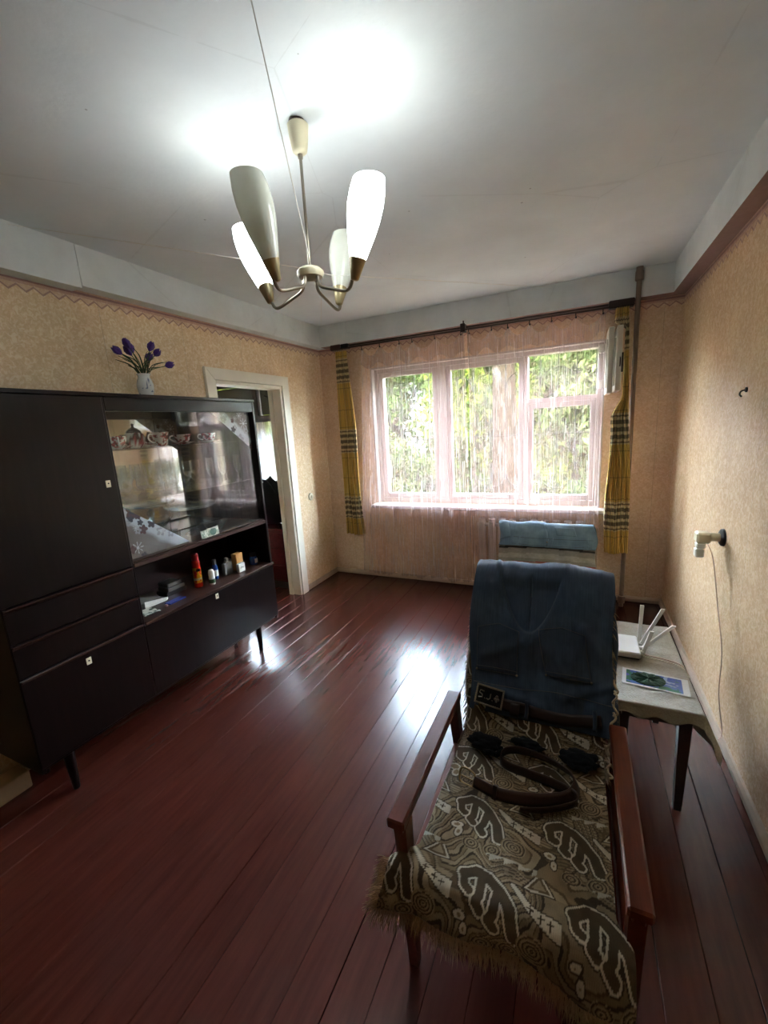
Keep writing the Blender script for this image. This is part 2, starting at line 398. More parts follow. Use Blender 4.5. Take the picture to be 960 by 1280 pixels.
def dup(root, delta, label=None, group=None):
    def cp(o, par):
        c = o.copy(); COL.objects.link(c); c.parent = par
        for ch in [x for x in bpy.data.objects if x.parent == o]: cp(ch, c)
        return c
    r = cp(root, None); r.location = root.location + Vector(delta)
    if label: r['label'] = label
    if group: r['group'] = group
    return r
def grid_faces(nu, nv, close=False):
    i, j = np.meshgrid(np.arange(nu-1), np.arange(nv-1), indexing='ij'); a = (i*nv+j).ravel()
    return np.stack([a, a+nv, a+nv+1, a+1], 1)
def cloth(name, P, mat, parent=None, thick=0.0, col=None, uv=None, offset=1.0):
    nu, nv = P.shape[:2]
    o = link_mesh(name, P, grid_faces(nu, nv), mat, parent, True, col, uv)
    if thick:
        md = o.modifiers.new('thickness', 'SOLIDIFY'); md.thickness = thick; md.offset = offset
    return o
def catmull(pts, n):
    """n points evenly spaced along a smooth curve through pts"""
    p = np.asarray(pts, float); p = np.vstack([2*p[0]-p[1], p, 2*p[-1]-p[-2]]); out = []
    for i in range(1, len(p)-2):
        t = np.linspace(0, 1, 24, endpoint=False)[:, None]
        out.append(.5*(2*p[i]+(p[i+1]-p[i-1])*t+(2*p[i-1]-5*p[i]+4*p[i+1]-p[i+2])*t**2+(-p[i-1]+3*p[i]-3*p[i+1]+p[i+2])*t**3))
    out.append(p[-2:-1]); q = np.vstack(out); s = np.r_[0, np.cumsum(np.linalg.norm(np.diff(q, axis=0), axis=1))]
    ss = np.linspace(0, s[-1], n); return np.stack([np.interp(ss, s, q[:, k]) for k in range(q.shape[1])], 1)
def vnoise(x, y, seed=0):
    """smooth value noise on arrays"""
    def h(i, j): 
        v = np.sin(i*127.1+j*311.7+seed*74.7)*43758.5453; return v-np.floor(v)
    i, j = np.floor(x), np.floor(y); fx, fy = x-i, y-j; fx = fx*fx*(3-2*fx); fy = fy*fy*(3-2*fy)
    return (h(i, j)*(1-fx)+h(i+1, j)*fx)*(1-fy)+(h(i, j+1)*(1-fx)+h(i+1, j+1)*fx)*fy
def fbm(x, y, seed=0, o=3):
    return sum(vnoise(x*2**k, y*2**k, seed+k)*.5**k for k in range(o))/sum(.5**k for k in range(o))
def sstep(a, b, x):
    t = np.clip((x-a)/(b-a), 0, 1); return t*t*(3-2*t)
# ================================================================== the setting
XN = -5.3                                   # far wall of the next room
def planks(fl, x0, x1, y0, y1, wdt):
    x = x0
    k = 0
    while x < x1-.01:
        wv = min(wdt*(1+.08*math.sin(k*2.3)), x1-x); tilt = .0022*math.sin(k*1.7+.6); lift = -.0012*(1+math.sin(k*2.9))
        mb = MB().box(x+.0004, x+wv-.0004, y0, y1, -.028, 0, .0016)
        mb.v = [(a, b, c+lift+tilt*(a-x-wv/2)/(wv/2)*.5) for a, b, c in mb.v]
        mb.build('plank', 'floor_paint', fl); x += wv; k += 1
fl = struct('floor', MB().box(XN-.1, XR+.1, YF-.1, D+.2, -.16, -.034), 'soil')
planks(fl, XL-.1, XR, YF, D, .118)
planks(fl, XN, XL-.1, 1.2, D, .118)
struct('ceiling', MB().box(XN-.1, XR+.1, YF-.1, D+.34, H, H+.15), 'ceiling_whitewash')
DY0, DY1, DZ = 2.318, 3.088, 1.925
wl = MB().box(XL-.1, XL, YF, DY0, 0, H).box(XL-.1, XL, DY1, D, 0, H).box(XL-.1, XL, DY0, DY1, DZ, H)
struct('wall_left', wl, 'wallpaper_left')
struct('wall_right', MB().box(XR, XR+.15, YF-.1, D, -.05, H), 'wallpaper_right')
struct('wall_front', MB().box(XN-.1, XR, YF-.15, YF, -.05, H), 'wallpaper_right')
struct('wall_far_left', MB().box(XN-.12, XN, YF, D, -.05, H), 'wallpaper_right')
struct('wall_partition', MB().box(XN, XL-.1, 1.08, 1.2, 0, H), 'wallpaper_right')
W1 = (-1.815, .172, .78, 2.075); W2 = (-4.5, -2.80, .55, 2.12)
bw = MB()
ys = (D, D+.34)
for a, b in ((XN-.1, W2[0]), (W2[1], W1[0]), (W1[1], XR+.15)): bw.box(a, b, *ys, -.05, H)
for (a, b, z0, z1) in (W1, W2): bw.box(a, b, *ys, -.05, z0); bw.box(a, b, *ys, z1, H)
struct('wall_back', bw, 'wallpaper_back')
# ceiling beams under the slab
ZB = 2.308; BL, BR, BB = .085, .083, .10
t1 = MB().prism([(XL, ZB-.012), (XL+BL, ZB-.012), (XL+BL-.004, H), (XL, H)], 1, YF, 1.47)
t1.prism([(XL, ZB), (XL+BL, ZB), (XL+BL-.004, H), (XL, H)], 1, 1.474, D)
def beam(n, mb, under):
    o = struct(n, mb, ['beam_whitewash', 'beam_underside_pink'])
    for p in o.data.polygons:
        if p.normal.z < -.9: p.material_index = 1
beam('trim_1', t1, 1)
beam('trim_2', MB().prism([(XR, ZB), (XR-BR, ZB), (XR-BR, H), (XR, H)], 1, YF, D), 1)
beam('trim_3', MB().box(XL+BL, XR-BR, D-BB, D, ZB, H), 1)
# baseboards: old painted strips, uneven
def skirting(name, a, b, axis, face, sgn):
    mb = MB(); n = 14; prof = [(0, .004), (.018, .004), (.018, .030), (.010, .046), (0, .048)]
    vs = []
    for i in range(n+1):
        t = a+(b-a)*i/n; wob = .003*math.sin(i*1.9)+.002*math.sin(i*4.3)
        for (d, z) in prof:
            q = face+sgn*(d+(wob if d > 0 else 0)); vs.append((q, t, z+wob*.8) if axis == 1 else (t, q, z+wob*.8))
    fs = []
    for i in range(n):
        for k in range(5): fs.append((i*5+k, i*5+(k+1) % 5, (i+1)*5+(k+1) % 5, (i+1)*5+k))
    fs += [(4, 3, 2, 1, 0), tuple(n*5+k for k in range(5))]
    mb.add(vs, fs); struct(name, mb, 'baseboard_paint')
skirting('baseboard_left', 3.18, D, 1, XL, 1); skirting('baseboard_back', XL, XR, 0, D, -1); skirting('baseboard_right', YF, D-.02, 1, XR, -1)

# doorway into the next room
dr = thing('door_1', (XL, 2.7, 0), None, None, kind='structure')
cw = .083
MB().prism([(DY1-.004, 0), (DY1+cw, 0), (DY1+cw, DZ+cw), (DY1-.004, DZ)], 0, XL+.001, XL+.024).build('casing', 'door_paint', dr)
MB().prism([(DY0+.004, 0), (DY0-cw+.014, 0), (DY0-cw+.014, DZ+cw), (DY0+.004, DZ)], 0, XL+.001, XL+.024).build('casing', 'door_paint', dr)
MB().prism([(DY0+.004, DZ), (DY1-.004, DZ), (DY1+cw, DZ+cw-.004), (DY0-cw+.014, DZ+cw-.004)], 0, XL+.001, XL+.027).build('casing', 'door_paint', dr)
jl = MB().box(XL-.115, XL+.012, DY1-.028, DY1-.002, 0, DZ, .003).box(XL-.115, XL-.07, DY1-.042, DY1-.028, 0, DZ, .002)
jl.build('jamb', 'door_paint', dr)
MB().box(XL-.115, XL+.012, DY0+.002, DY0+.028, 0, DZ, .003).build('jamb', 'door_paint', dr)
MB().box(XL-.115, XL+.012, DY0+.028, DY1-.028, DZ-.028, DZ-.002, .003).build('head_jamb', 'door_paint', dr)

# main window: three casements, the upper vent leaf of the third swung into the room
def frame_ring(x0, x1, z0, z1, y0, y1, wv, c=.004, wb=None):
    wb = wv if wb is None else wb
    return MB().box(x0, x0+wv, y0, y1, z0, z1, c).box(x1-wv, x1, y0, y1, z0, z1, c).box(x0+wv, x1-wv, y0, y1, z1-wv, z1, c).box(x0+wv, x1-wv, y0, y1, z0, z0+wb, c)
win = thing('window_1', (-.82, D+.1, W1[2]), None, None, kind='structure')
ya, yb = D+.06, D+.16
fr = frame_ring(W1[0], W1[1], W1[2], W1[3], ya, yb, .045)
for a, b in ((-1.185, -1.10), (-.425, -.395)): fr.box(a, b, ya, yb, W1[2]+.045, W1[3]-.045, .004)
fr.box(.125, .13, ya, yb, W1[2]+.045, W1[3]-.045)
fr.box(-.395, .125, ya, yb, 1.645, 1.682, .004)
fr.build('frame', 'white_paint', win)
rv = MB().box(W1[0]-.002, W1[0]+.012, D-.002, ya, W1[2], W1[3]).box(W1[1]-.012, W1[1]+.002, D-.002, ya, W1[2], W1[3]).box(W1[0]+.012, W1[1]-.012, D-.002, ya, W1[3]-.012, W1[3]+.002)
rv.build('reveal', 'white_paint', win)
def sash(x0, x1, z0, z1, y0, par, wv=.05):
    s_ = frame_ring(x0, x1, z0, z1, y0, y0+.04, wv).build('sash', 'white_paint', par)
    MB().box(x0+wv-.006, x1-wv+.006, y0+.017, y0+.021, z0+wv-.006, z1-wv+.006).build('pane', 'window_glass', s_)
    return s_
for (a, b, z0, z1) in ((-1.768, -1.188, .828, 2.028), (-1.097, -.428, .828, 2.028), (-.392, .123, .828, 1.643)): sash(a, b, z0, z1, D+.075, win, .042)
# vent leaf: two coupled narrow sashes standing out from the wall
vent = None
for k, (xa, xb) in enumerate(((.170, .205), (.222, .258))):
    y0, y1, z0, z1 = 3.44, 3.735, 1.665+.012*k, 2.105+.004*k
    mb = MB().box(xa, xb, y0, y0+.045, z0, z1, .004).box(xa, xb, y1-.04, y1, z0, z1, .004).box(xa, xb, y0+.045, y1-.04, z0, z0+.045, .004).box(xa, xb, y0+.045, y1-.04, z1-.045, z1, .004)
    v_ = mb.build('vent_sash', 'old_white_paint', win)
    MB().box((xa+xb)/2-.002, (xa+xb)/2+.002, y0+.04, y1-.036, z0+.04, z1-.04).build('pane', 'window_glass', v_)
    if k == 1:
        MB().box(xb-.002, xb+.008, y0-.004, y0+.004, 1.80, 1.93, .002).tube([(xb-.012, y0-.004, 1.84), (xb-.012, y0-.02, 1.85), (xb-.012, y0-.02, 1.89), (xb-.012, y0-.004, 1.90)], .004, 6).build('latch', 'dark_metal', v_)
    else: vent = v_
for z in (1.72, 1.98): MB().box(.13, .17, D-.012, D+.06, z, z+.06, .002).build('hinge', 'old_white_paint', win)
MB().box(W1[0]-.03, W1[1]+.045, D-.115, D+.06, W1[2]-.032, W1[2]-.001, .006).build('window_sill', 'white_paint', win)

# the next room's window
win2 = thing('window_2', (-3.6, D+.1, W2[2]), None, None, kind='structure')
f2 = frame_ring(W2[0], W2[1], W2[2], W2[3], ya, yb, .05)
f2.box(-3.33, -3.27, ya, yb, W2[2]+.05, W2[3]-.05, .004); f2.box(W2[0]+.05, -3.33, ya, yb, 1.66, 1.73, .004); f2.box(-3.27, W2[1]-.05, ya, yb, 1.66, 1.73, .004)
f2.build('frame', 'house_trim', win2)
for (a, b, z0, z1) in ((W2[0]+.05, -3.33, .6, 1.66), (-3.27, W2[1]-.05, .6, 1.66), (W2[0]+.05, -3.33, 1.73, 2.07), (-3.27, W2[1]-.05, 1.73, 2.07)):
    MB().box(a, b, D+.10, D+.104, z0, z1).build('pane', 'window_glass', win2)
MB().tube([(-3.16, D+.05, 1.93), (-3.13, D+.03, 1.935), (-3.07, D+.03, 1.91)], .007, 6).build('latch', 'dark_metal', win2)
MB().box(W2[0], W2[1], D-.06, D+.06, W2[2]-.03, W2[2]-.001, .004).build('window_sill', 'white_paint', win2)

# ================================================================== outside
tag(MB().box(-90, 70, D+.4, 160, -1.1, -1.0).build('ground_outside', 'soil'), kind='structure')
def leaves(n, c, R, size, seed, shape=1.0):
    g_ = np.random.default_rng(seed)
    d = g_.normal(size=(n, 3)); d /= np.linalg.norm(d, axis=1)[:, None]; rad = g_.uniform(.3, 1.05, n)**.4
    lump = 1+.35*np.sin(d[:, 0]*5+seed)*np.cos(d[:, 2]*6+d[:, 1]*4)
    p = np.array(c)+d*(rad*lump)[:, None]*np.array(R)
    a = g_.normal(size=(n, 3)); a /= np.linalg.norm(a, axis=1)[:, None]; b = np.cross(a, g_.normal(size=(n, 3))); b /= np.linalg.norm(b, axis=1)[:, None]; k = np.cross(a, b)
    s_ = size*g_.uniform(.6, 1.3, n)[:, None]
    V = np.stack([p-a*s_, p+b*s_*.42+k*s_*.1, p+a*s_, p-b*s_*.42+k*s_*.1], 1).reshape(-1, 3)
    F = np.arange(4*n).reshape(n, 4); C = np.repeat(g_.uniform(0, 1, (n, 1)), 4, 0)*np.ones((1, 3))
    return V, F, C
def tree(name, label, x, y, zc, R, n, size, mat, seed, cat='tree', trunk=.1, group=None, bark='bark'):
    T = thing(name, (x, y, -1.0), label, cat, group)
    if trunk:
        pts = [(x, y, -1.0), (x+.06, y, .3), (x-.05, y+.05, zc-.2), (x+.05, y, zc+R[2]*.6)]
        mb = MB().tube(catmull(pts, 9), [trunk*(1-.09*k) for k in range(9)], 8)
        for k in range(5):
            a = 2*PI*k/5+seed; z0 = zc-R[2]*.5+.2*k
            mb.tube([(x, y, z0), (x+R[0]*.35*math.cos(a), y+R[1]*.35*math.sin(a), z0+.45), (x+R[0]*.7*math.cos(a), y+R[1]*.7*math.sin(a), z0+.8)], [trunk*.4, trunk*.25, trunk*.1], 6)
        mb.build('trunk', bark, T, True)
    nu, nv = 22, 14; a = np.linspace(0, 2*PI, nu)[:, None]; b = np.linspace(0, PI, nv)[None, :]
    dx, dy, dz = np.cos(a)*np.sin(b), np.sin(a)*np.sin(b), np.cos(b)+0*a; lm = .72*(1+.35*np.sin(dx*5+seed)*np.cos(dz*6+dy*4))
    cloth('sky_block_core', np.stack([x+dx*R[0]*lm, y+dy*R[1]*lm, zc+dz*R[2]*lm], 2), 'leaf_core', T)  # solid dark core added behind the leaves to block sky gaps
    V, F, C = leaves(int(n*2.6), (x, y, zc), R, size, seed)
    o = link_mesh('crown' if trunk else 'foliage', V, F, mat, T, False, C); o['kind'] = 'stuff'
    return T
tree('leafy_tree', 'leafy green tree seen through the left casement of the window', -5.3, 10.5, 2.1, (1.35, 1.2, 1.5), 3000, .10, 'leaf_deep', 1)
tree('leafy_tree', 'bright yellow green tree seen behind the middle casement', -2.0, 9.3, 1.9, (1.1, 1.1, 1.5), 2800, .09, 'leaf_fresh', 2)
tree('leafy_tree', 'pale green tree seen through the right casement of the window', .75, 9.3, 1.9, (1.2, 1.2, 1.5), 2800, .095, 'leaf_pale', 3)
tree('leafy_tree', 'tall deep green tree far behind the others outside', -1.0, 16.5, 2.9, (2.6, 1.9, 2.6), 4200, .15, 'leaf_deep', 4, trunk=.18)
tree('leafy_tree', 'green tree outside the window of the next room', -9.3, 11.0, 2.0, (1.6, 1.4, 1.8), 3000, .11, 'leaf_fresh', 5)
tree('leafy_tree', 'far green tree left of the pale house outside', -16.5, 17, 2.9, (2.6, 2.0, 3.0), 3600, .17, 'leaf_deep', 6, trunk=.2)
for k, (x, y, s_, mt, lb) in enumerate(((-4.3, 9.0, .95, 'leaf_pale', 'pale bush low behind the left casement outside'), (-2.55, 8.4, .9, 'leaf_deep', 'deep green bush between the left and middle casements outside'), (-.75, 9.4, .95, 'leaf_fresh', 'bright bush low behind the middle casement outside'),
        (1.3, 8.0, .95, 'leaf_pale', 'pale green bush low behind the right casement outside'), (-6.6, 9.6, .95, 'leaf_fresh', 'bright bush far left outside the main window'), (-8.6, 8.6, 1.0, 'leaf_deep', 'dark bush low outside the next room'), (-.1, 7.0, .55, 'leaf_deep', 'small deep green bush right of the thick trunk outside'))):
    tree('garden_bush', lb, x, y, -1.0+s_*1.25, (s_*1.0, s_*.8, s_*1.15), 2600, .075, mt, 20+k, 'bush', 0)
tree('leafy_tree', 'tree with a thick pale trunk just outside the right half of the window', -1.17, 7.4, 5.6, (1.5, 1.4, 1.1), 2200, .10, 'leaf_fresh', 61, trunk=.27, bark='bark_pale')
for k, (x, y, zc, R_, mt, lb) in enumerate(((-21, 24, 2.2, (4.2, 2, 4.0), 'leaf_deep', 'distant tree leftmost of the far row seen through the next room'), (-10.6, 26, 2.2, (3.4, 2, 4.2), 'leaf_pale', 'distant pale tree just behind the grey roofed house'), (-3.2, 25, 2.3, (3.6, 2.0, 4.2), 'leaf_fresh', 'distant bright tree right of the grey roofed house'),
        (4.6, 24, 2.3, (4.0, 2.0, 4.2), 'leaf_pale', 'distant pale tree rightmost of the far row'), (.6, 27.5, 2.3, (3.4, 1.8, 4.6), 'leaf_deep', 'distant dark tree in the gap behind the far row'), (-7, 29, 2.3, (3.6, 1.8, 5.0), 'leaf_fresh', 'distant yellowish tree rising over the roof of the house'))):
    tree('leafy_tree', lb, x, y, zc, (R_[0]*1.25, R_[1], R_[2]*1.1), 3800, .30, mt, 40+k, trunk=.25)
for k, (x, y, zc, R_, mt, lb) in enumerate(((4.6, 8.6, 1.7, (1.7, 1.4, 1.9), 'leaf_fresh', 'bright tree added out of view at the far right to hide reflected sky'), (8.4, 10.5, 2.0, (2.2, 1.6, 2.4), 'leaf_deep', 'deep green tree added rightmost out of view to hide reflected sky'))):
    tree('leafy_tree', lb, x, y, zc, R_, 2600, .12, mt, 70+k)  # added trees out of view, keep bright sky out of the cabinet glass reflection
hs = thing('neighbour_house', (-7.0, 19, -1), 'pale house with a grey gabled roof behind the garden trees', 'house')
MB().prism([(-10.6, -1), (-5.9, -1), (-5.9, 1.3), (-8.25, 3.5), (-10.6, 1.3)], 1, 17.2, 22).build('walls', 'house_plaster', hs)
MB().prism([(-8.25, 3.52), (-5.6, 1.05), (-5.6, 1.25), (-8.25, 3.75), (-10.9, 1.25), (-10.9, 1.05)], 1, 17.0, 22.2).build('roof', 'house_roof', hs)
for x in (-9.6, -7.6): MB().box(x, x+.9, 17.15, 17.2, -.1, 1.0).build('window', 'house_trim', hs)
fc = thing('garden_fence', (-3, 12, -1), 'low grey fence of upright boards behind the garden bushes', 'fence')
for k in range(44):
    x = -9+k*.27; MB().box(x, x+.2, 12, 12.03, -1, .42+.03*math.sin(k*3.1)).build('board', 'fence_grey', fc)
MB().box(-9, 2.9, 12.03, 12.07, -.5, -.42).box(-9, 2.9, 12.03, 12.07, .1, .18).build('rail', 'fence_grey', fc)
# iron grille outside the panes
gr = thing('window_grille', (-.82, D+.27, W1[2]), 'dark iron grille of thin bars with arched scrolls outside the main window', 'grille')
gy = D+.27
for k in range(14):
    x = W1[0]+.05+k*.145; MB().tube([(x, gy, W1[2]+.012), (x, gy, W1[3]-.012)], .0045, 6).build('bar', 'grille_iron', gr)
for z in (W1[2]+.05, 1.38): MB().tube([(W1[0]+.004, gy+.008, z), (W1[1]-.004, gy+.008, z)], .006, 6).build('crossbar', 'grille_iron', gr)
for k in range(7):
    xc = W1[0]+.195+k*.29; R_ = .140
    MB().tube([(xc+R_*math.cos(PI*t/14), gy-.008, 1.80+R_*1.0*math.sin(PI*t/14)) for t in range(15)], .005, 6).build('scroll', 'grille_iron', gr)
    MB().tube([(xc+R_*math.cos(PI+PI*t/14), gy-.008, 1.04+R_*math.sin(PI+PI*t/14)) for t in range(15)], .005, 6).build('scroll', 'grille_iron', gr)

# ================================================================== riser pipe and radiator
pp = thing('heating_pipe', (.352, 3.628, .0), 'brown painted vertical heating pipe in the corner right of the curtains', 'pipe')
MB().tube([(.352, 3.628, .0), (.352, 3.628, 2.42)], .0165, 12).build('riser', 'pipe_paint', pp, True)
MB().lathe([(.019, 2.41), (.026, 2.415), (.026, 2.47), (.022, 2.478), (.022, 2.499)], .352, 3.628, 0, 14).build('collar', 'pipe_paint', pp, True)
MB().lathe([(.019, .03), (.026, .034), (.026, .09), (.019, .094)], .352, 3.628, 0, 14).build('coupling', 'pipe_paint', pp, True)
rad = thing('radiator', (-.33, 3.685, .1), 'pale cast iron radiator under the window behind the sheer curtain', 'radiator')
def section(x):
    mb = MB()
    for y in (3.65, 3.70): mb.box(x-.028, x+.028, y-.016, y+.016, .14, .66, .012)
    mb.lathe([(.001, .0), (.030, .006), (.030, .02), (.001, .026)], x, 3.675, .655, 10, 1, 1.6).lathe([(.001, .0), (.030, .006), (.030, .02), (.001, .026)], x, 3.675, .12, 10, 1, 1.6)
    return mb.build('section', 'radiator_paint', rad, True)
for k in range(10): section(-.76+k*.088)
for z in (.62, .17): MB().tube([(-.80, 3.675, z), (.08, 3.675, z)], .016, 8).build('header_pipe', 'radiator_paint', rad)
for x in (-.62, -.10): MB().box(x, x+.02, 3.66, 3.69, 0, .15).build('foot', 'radiator_paint', rad)

# ================================================================== curtains
rod = thing('curtain_rod', (-.9, 3.61, 2.27), 'double brown metal curtain rod across the window wall', 'curtain rod')
MB().tube([(-2.13, 3.60, 2.262), (.325, 3.60, 2.262)], .0085, 10).build('rod', 'rod_metal', rod, True)
MB().tube([(-2.13, 3.63, 2.285), (.325, 3.63, 2.285)], .0085, 10).build('rod', 'rod_metal', rod, True)
MB().box(-2.14, -2.03, 3.585, 3.65, 2.250, 2.30, .008).build('end_bracket', 'rod_wood', rod)
MB().box(-2.03, -1.95, 3.59, 3.645, 2.256, 2.298, .006).build('end_clip', 'black_metal', rod)
MB().box(.17, .33, 3.585, 3.65, 2.250, 2.302, .006).build('end_bracket', 'dark_metal', rod)
MB().box(-.90, -.86, 3.585, 3.652, 2.245, 2.31, .004).tube([(-.88, 3.62, 2.29), (-.88, 3.62, 2.335)], .006).build('centre_bracket', 'dark_metal', rod)

HK = [-1.807, -1.629, -1.442, -1.321, -1.119, -.897]; HK2 = [-.831, -.65, -.525, -.363, -.207, -.042, .135]
def sheer_panel(label, hooks, xb0, xb1, z0, seed, gather):
    a, b = hooks[0]-.015, hooks[-1]+.02
    T = thing('sheer_curtain', ((a+b)/2, 3.60, .1), label, 'curtain', None)
    nu, nv = 420, 70
    u = np.linspace(0, 1, nu)[:, None]; v = np.linspace(0, 1, nv)[None, :]         # v 0 at the top
    xt = a+(b-a)*u; sag = np.zeros_like(xt)
    for p, q in zip(hooks[:-1], hooks[1:]):
        t = np.clip((xt-p)/(q-p), 0, 1); sag += np.where((t > 0) & (t < 1), 4*t*(1-t)*(.075 if q-p > .1 else .04), 0)
    def surf(zlo_fn, dy, amp, sv):
        ztop = 2.238-sag; zlo = zlo_fn(u)
        z = ztop+(zlo-ztop)*v
        h = (2.238-z)/2.15
        x = xt*(1-h)+(xb0+(xb1-xb0)*u)*h
        s_ = u*(b-a)
        ph = 2*PI*s_/.105+2.2*np.sin(s_*7+seed)+1.1*np.sin(s_*17+seed*2)
        fold = (np.sin(ph)*.7+.45*np.sin(2*PI*s_/.043+seed))*amp*(.45+.8*np.clip(h*2.2, 0, 1))
        if gather: # thicker gathered edge
            e = (1-u) if gather > 0 else u
            fold = fold+.020*np.sin(2*PI*s_/.016)*np.exp(-(e/.05)**2)
        y = 3.603+dy+fold+.004*np.sin(9*x+5*z)
        return np.stack([x+0*v, y+0*z, z], 2)
    P = surf(lambda u: z0+.012*np.sin(u*19+seed)+.010*np.sin(u*43), 0, .023, 1)
    uv = np.stack([u*(b-a)*1.0+0*v, (1-v)*2.15+0*u], 2)
    cloth('drape', P, 'sheer_pink', T, uv=uv)
    # folded-over heading with scalloped lower hem
    hem = lambda u: 2.075+.02*np.cos(2*PI*u*(len(hooks)-1)+1)+.012*np.sin(u*31+seed)
    v = np.linspace(0, 1, 16)[None, :]
    P2 = surf(hem, -.012, .012, 1); uv2 = np.stack([u*(b-a)+0*v, (1-v)*.17+0*u], 2)
    cloth('heading', P2, 'sheer_heading', T, uv=uv2)
    for hx in hooks:
        MB().tube([(hx, 3.59, 2.253), (hx, 3.588, 2.236), (hx+.002, 3.590, 2.225)], .0038, 6).sphere((hx+.002, 3.588, 2.226), .008, 8, 6).build('hook', 'black_metal', T)
    return T
sheer_panel('pinkish sheer curtain panel hanging over the left half of the window', HK, -1.965, -.845, .09, 1.0, 1)
sheer_panel('pinkish sheer curtain panel hanging over the right half of the window', HK2, -.835, .165, .11, 2.6, -1)

def plaid_color(s_, z):
    """woven check: yellow ground, brown and cream bands; s_ along the weft in metres, z height"""
    Y, Bn, Cr, Gy = np.array(lin((232, 194, 102))), np.array(lin((74, 58, 52))), np.array(lin((236, 222, 180))), np.array(lin((128, 112, 92)))
    c = np.ones(s_.shape+(3,))*Y
    def put(mask, col, k):
        nonlocal c
        c = np.where(mask[..., None], c*(1-k)+col*k, c)
    per = .66; t = (z+.045) % per
    put((t > .02) & (t < .25), Cr, .65)
    for a, wv, k in ((.03, .012, .75), (.062, .030, .8), (.115, .032, .8), (.17, .030, .8), (.222, .012, .75), (.265, .005, .6), (.43, .005, .6), (.63, .005, .6)): put((t > a) & (t < a+wv), Bn, k)
    for a in (.05, .10, .155, .208): put((t > a) & (t < a+.006), Cr, .7)
    q = s_ % .11
    for a, wv, k in ((.01, .004, .65), (.03, .010, .55), (.05, .003, .6), (.075, .008, .45)): put((q > a) & (q < a+wv), Bn, k)
    put((q > .04) & (q < .048), Cr, .45)
    return c
def plaid(label, prof, z0, z1, yc, seed, cloth_w=.55):
    """prof(z) -> (x left, x right)"""
    nu, nv = 150, 360
    u = np.linspace(0, 1, nu)[:, None]; z = np.linspace(z1, z0, nv)[None, :]
    L, R = prof(z); x = L+(R-L)*u
    s_ = u*cloth_w
    y = yc+.027*np.sin(2*PI*u*5.5+seed+.5*np.sin(z*2.1))*(.6+.4*np.cos(z*1.3+seed))+.006*np.sin(2*PI*u*13+z*3)
    z2 = z+.010*np.sin(u*7+seed)*np.clip((1.2-z)/1, 0, 1)+0*u
    P = np.stack([x, y+0*z, z2], 2)
    col = plaid_color(s_+0*z, z+.0015*np.sin(u*17)+0*u)
    T = thing('plaid_curtain', (float((L.mean()+R.mean())/2), yc, z0), label, 'curtain', 'yellow checked side curtains')
    del T['group']
    cloth('drape', P, 'plaid_cotton', T, .002, col)
    for k in range(5):
        xx = float(L[0, 0]+(R[0, 0]-L[0, 0])*(k+.5)/5); MB().tube([(xx, 3.618, 2.272), (xx, 3.606, 2.262), (xx, 3.606, 2.25), (xx, 3.618, 2.238)], .003, 6).build('ring', 'brass', T)
    return T
plaid('long yellow checked curtain hanging left of the window', lambda z: (-2.115-.035*(2.24-z)/1.77+.0*z, -1.985+.055*np.clip((2.24-z)/1.77, 0, 1)+.01*np.sin(z*5)), .47, 2.245, 3.64, .4)
def rprof(z):
    k = sstep(1.48, 1.66, z)*(1-sstep(2.10, 2.16, z))
    return .208+.075*k+.01*(1-k)*np.sin(z*6), .322+.05*np.clip((2.24-z)/1.2, 0, 1)-.028*sstep(.5, 1.7, z)*(z < 3)
plaid('yellow checked curtain hanging right of the window beside the pipe', rprof, .455, 2.245, 3.575, 2.0)

# next room: sheer curtain, chest, dark bag
nx = thing('sheer_curtain', (-3.5, D-.12, .3), 'greyish white sheer curtain at the window of the next room', 'curtain')
u = np.linspace(0, 1, 260)[:, None]; z = np.linspace(1.655, .25, 30)[None, :]
P = np.stack([-4.6+2.1*u+0*z, D-.12+.02*np.sin(2*PI*u*17+np.sin(u*40))+.01*np.sin(u*160)+0*z, z+0*u], 2)
cloth('drape', P, 'sheer_grey', nx, uv=np.stack([u*1.85+0*z, z+0*u], 2))
MB().tube([(-4.62, D-.12, 1.66), (-2.49, D-.12, 1.66)], .006).build('rail', 'dark_metal', nx)
for hx in (-4.55, -3.5, -2.52): MB().tube([(hx, D-.12, 1.66), (hx, D+.06, 1.68)], .004, 6).build('rail_hook', 'dark_metal', nx)
for (a_, b_) in ((-4.44, -3.34), (-3.26, -2.86)): MB().box(a_, b_, D+.112, D+.118, 1.74, 2.06).build('pane_cover', 'grey_card', win2)
ch = thing('maroon_chest', (-2.86, 3.28, 0), 'glossy maroon chest of drawers just beyond the doorway', 'chest')
MB().box(-3.3, -2.53, 3.14, 3.52, .08, .60, .004).build('body', 'maroon_polish', ch)
MB().box(-3.32, -2.515, 3.12, 3.54, .60, .622, .004).build('top', 'maroon_polish', ch)
MB().box(-3.27, -2.55, 3.17, 3.50, 0, .08).build('plinth', 'black_plastic', ch)
for k in range(3):
    MB().box(-3.28, -2.55, 3.124, 3.142, .10+k*.165, .255+k*.165, .004).build('drawer', 'maroon_polish', ch)
bag = thing('black_bag', (-2.78, 3.36, .622), 'bulky black bag lying on the maroon chest in the next room', 'bag')
nu, nv = 40, 26
a = np.linspace(0, 2*PI, nu)[:, None]; t = np.linspace(0, 1, nv)[None, :]
rx = .20*np.sin(PI*np.clip(t, .02, .98))**.35*(1+.12*np.sin(3*a+t*5)); ry = .13*np.sin(PI*np.clip(t, .02, .98))**.4*(1+.1*np.cos(2*a+t*9))
P = np.stack([-2.83+.10*t+rx*np.cos(a), 3.34+ry*np.sin(a), .624+.46*t+.03*np.sin(2*a)*t], 2)
cloth('sack', P, 'black_cloth', bag)
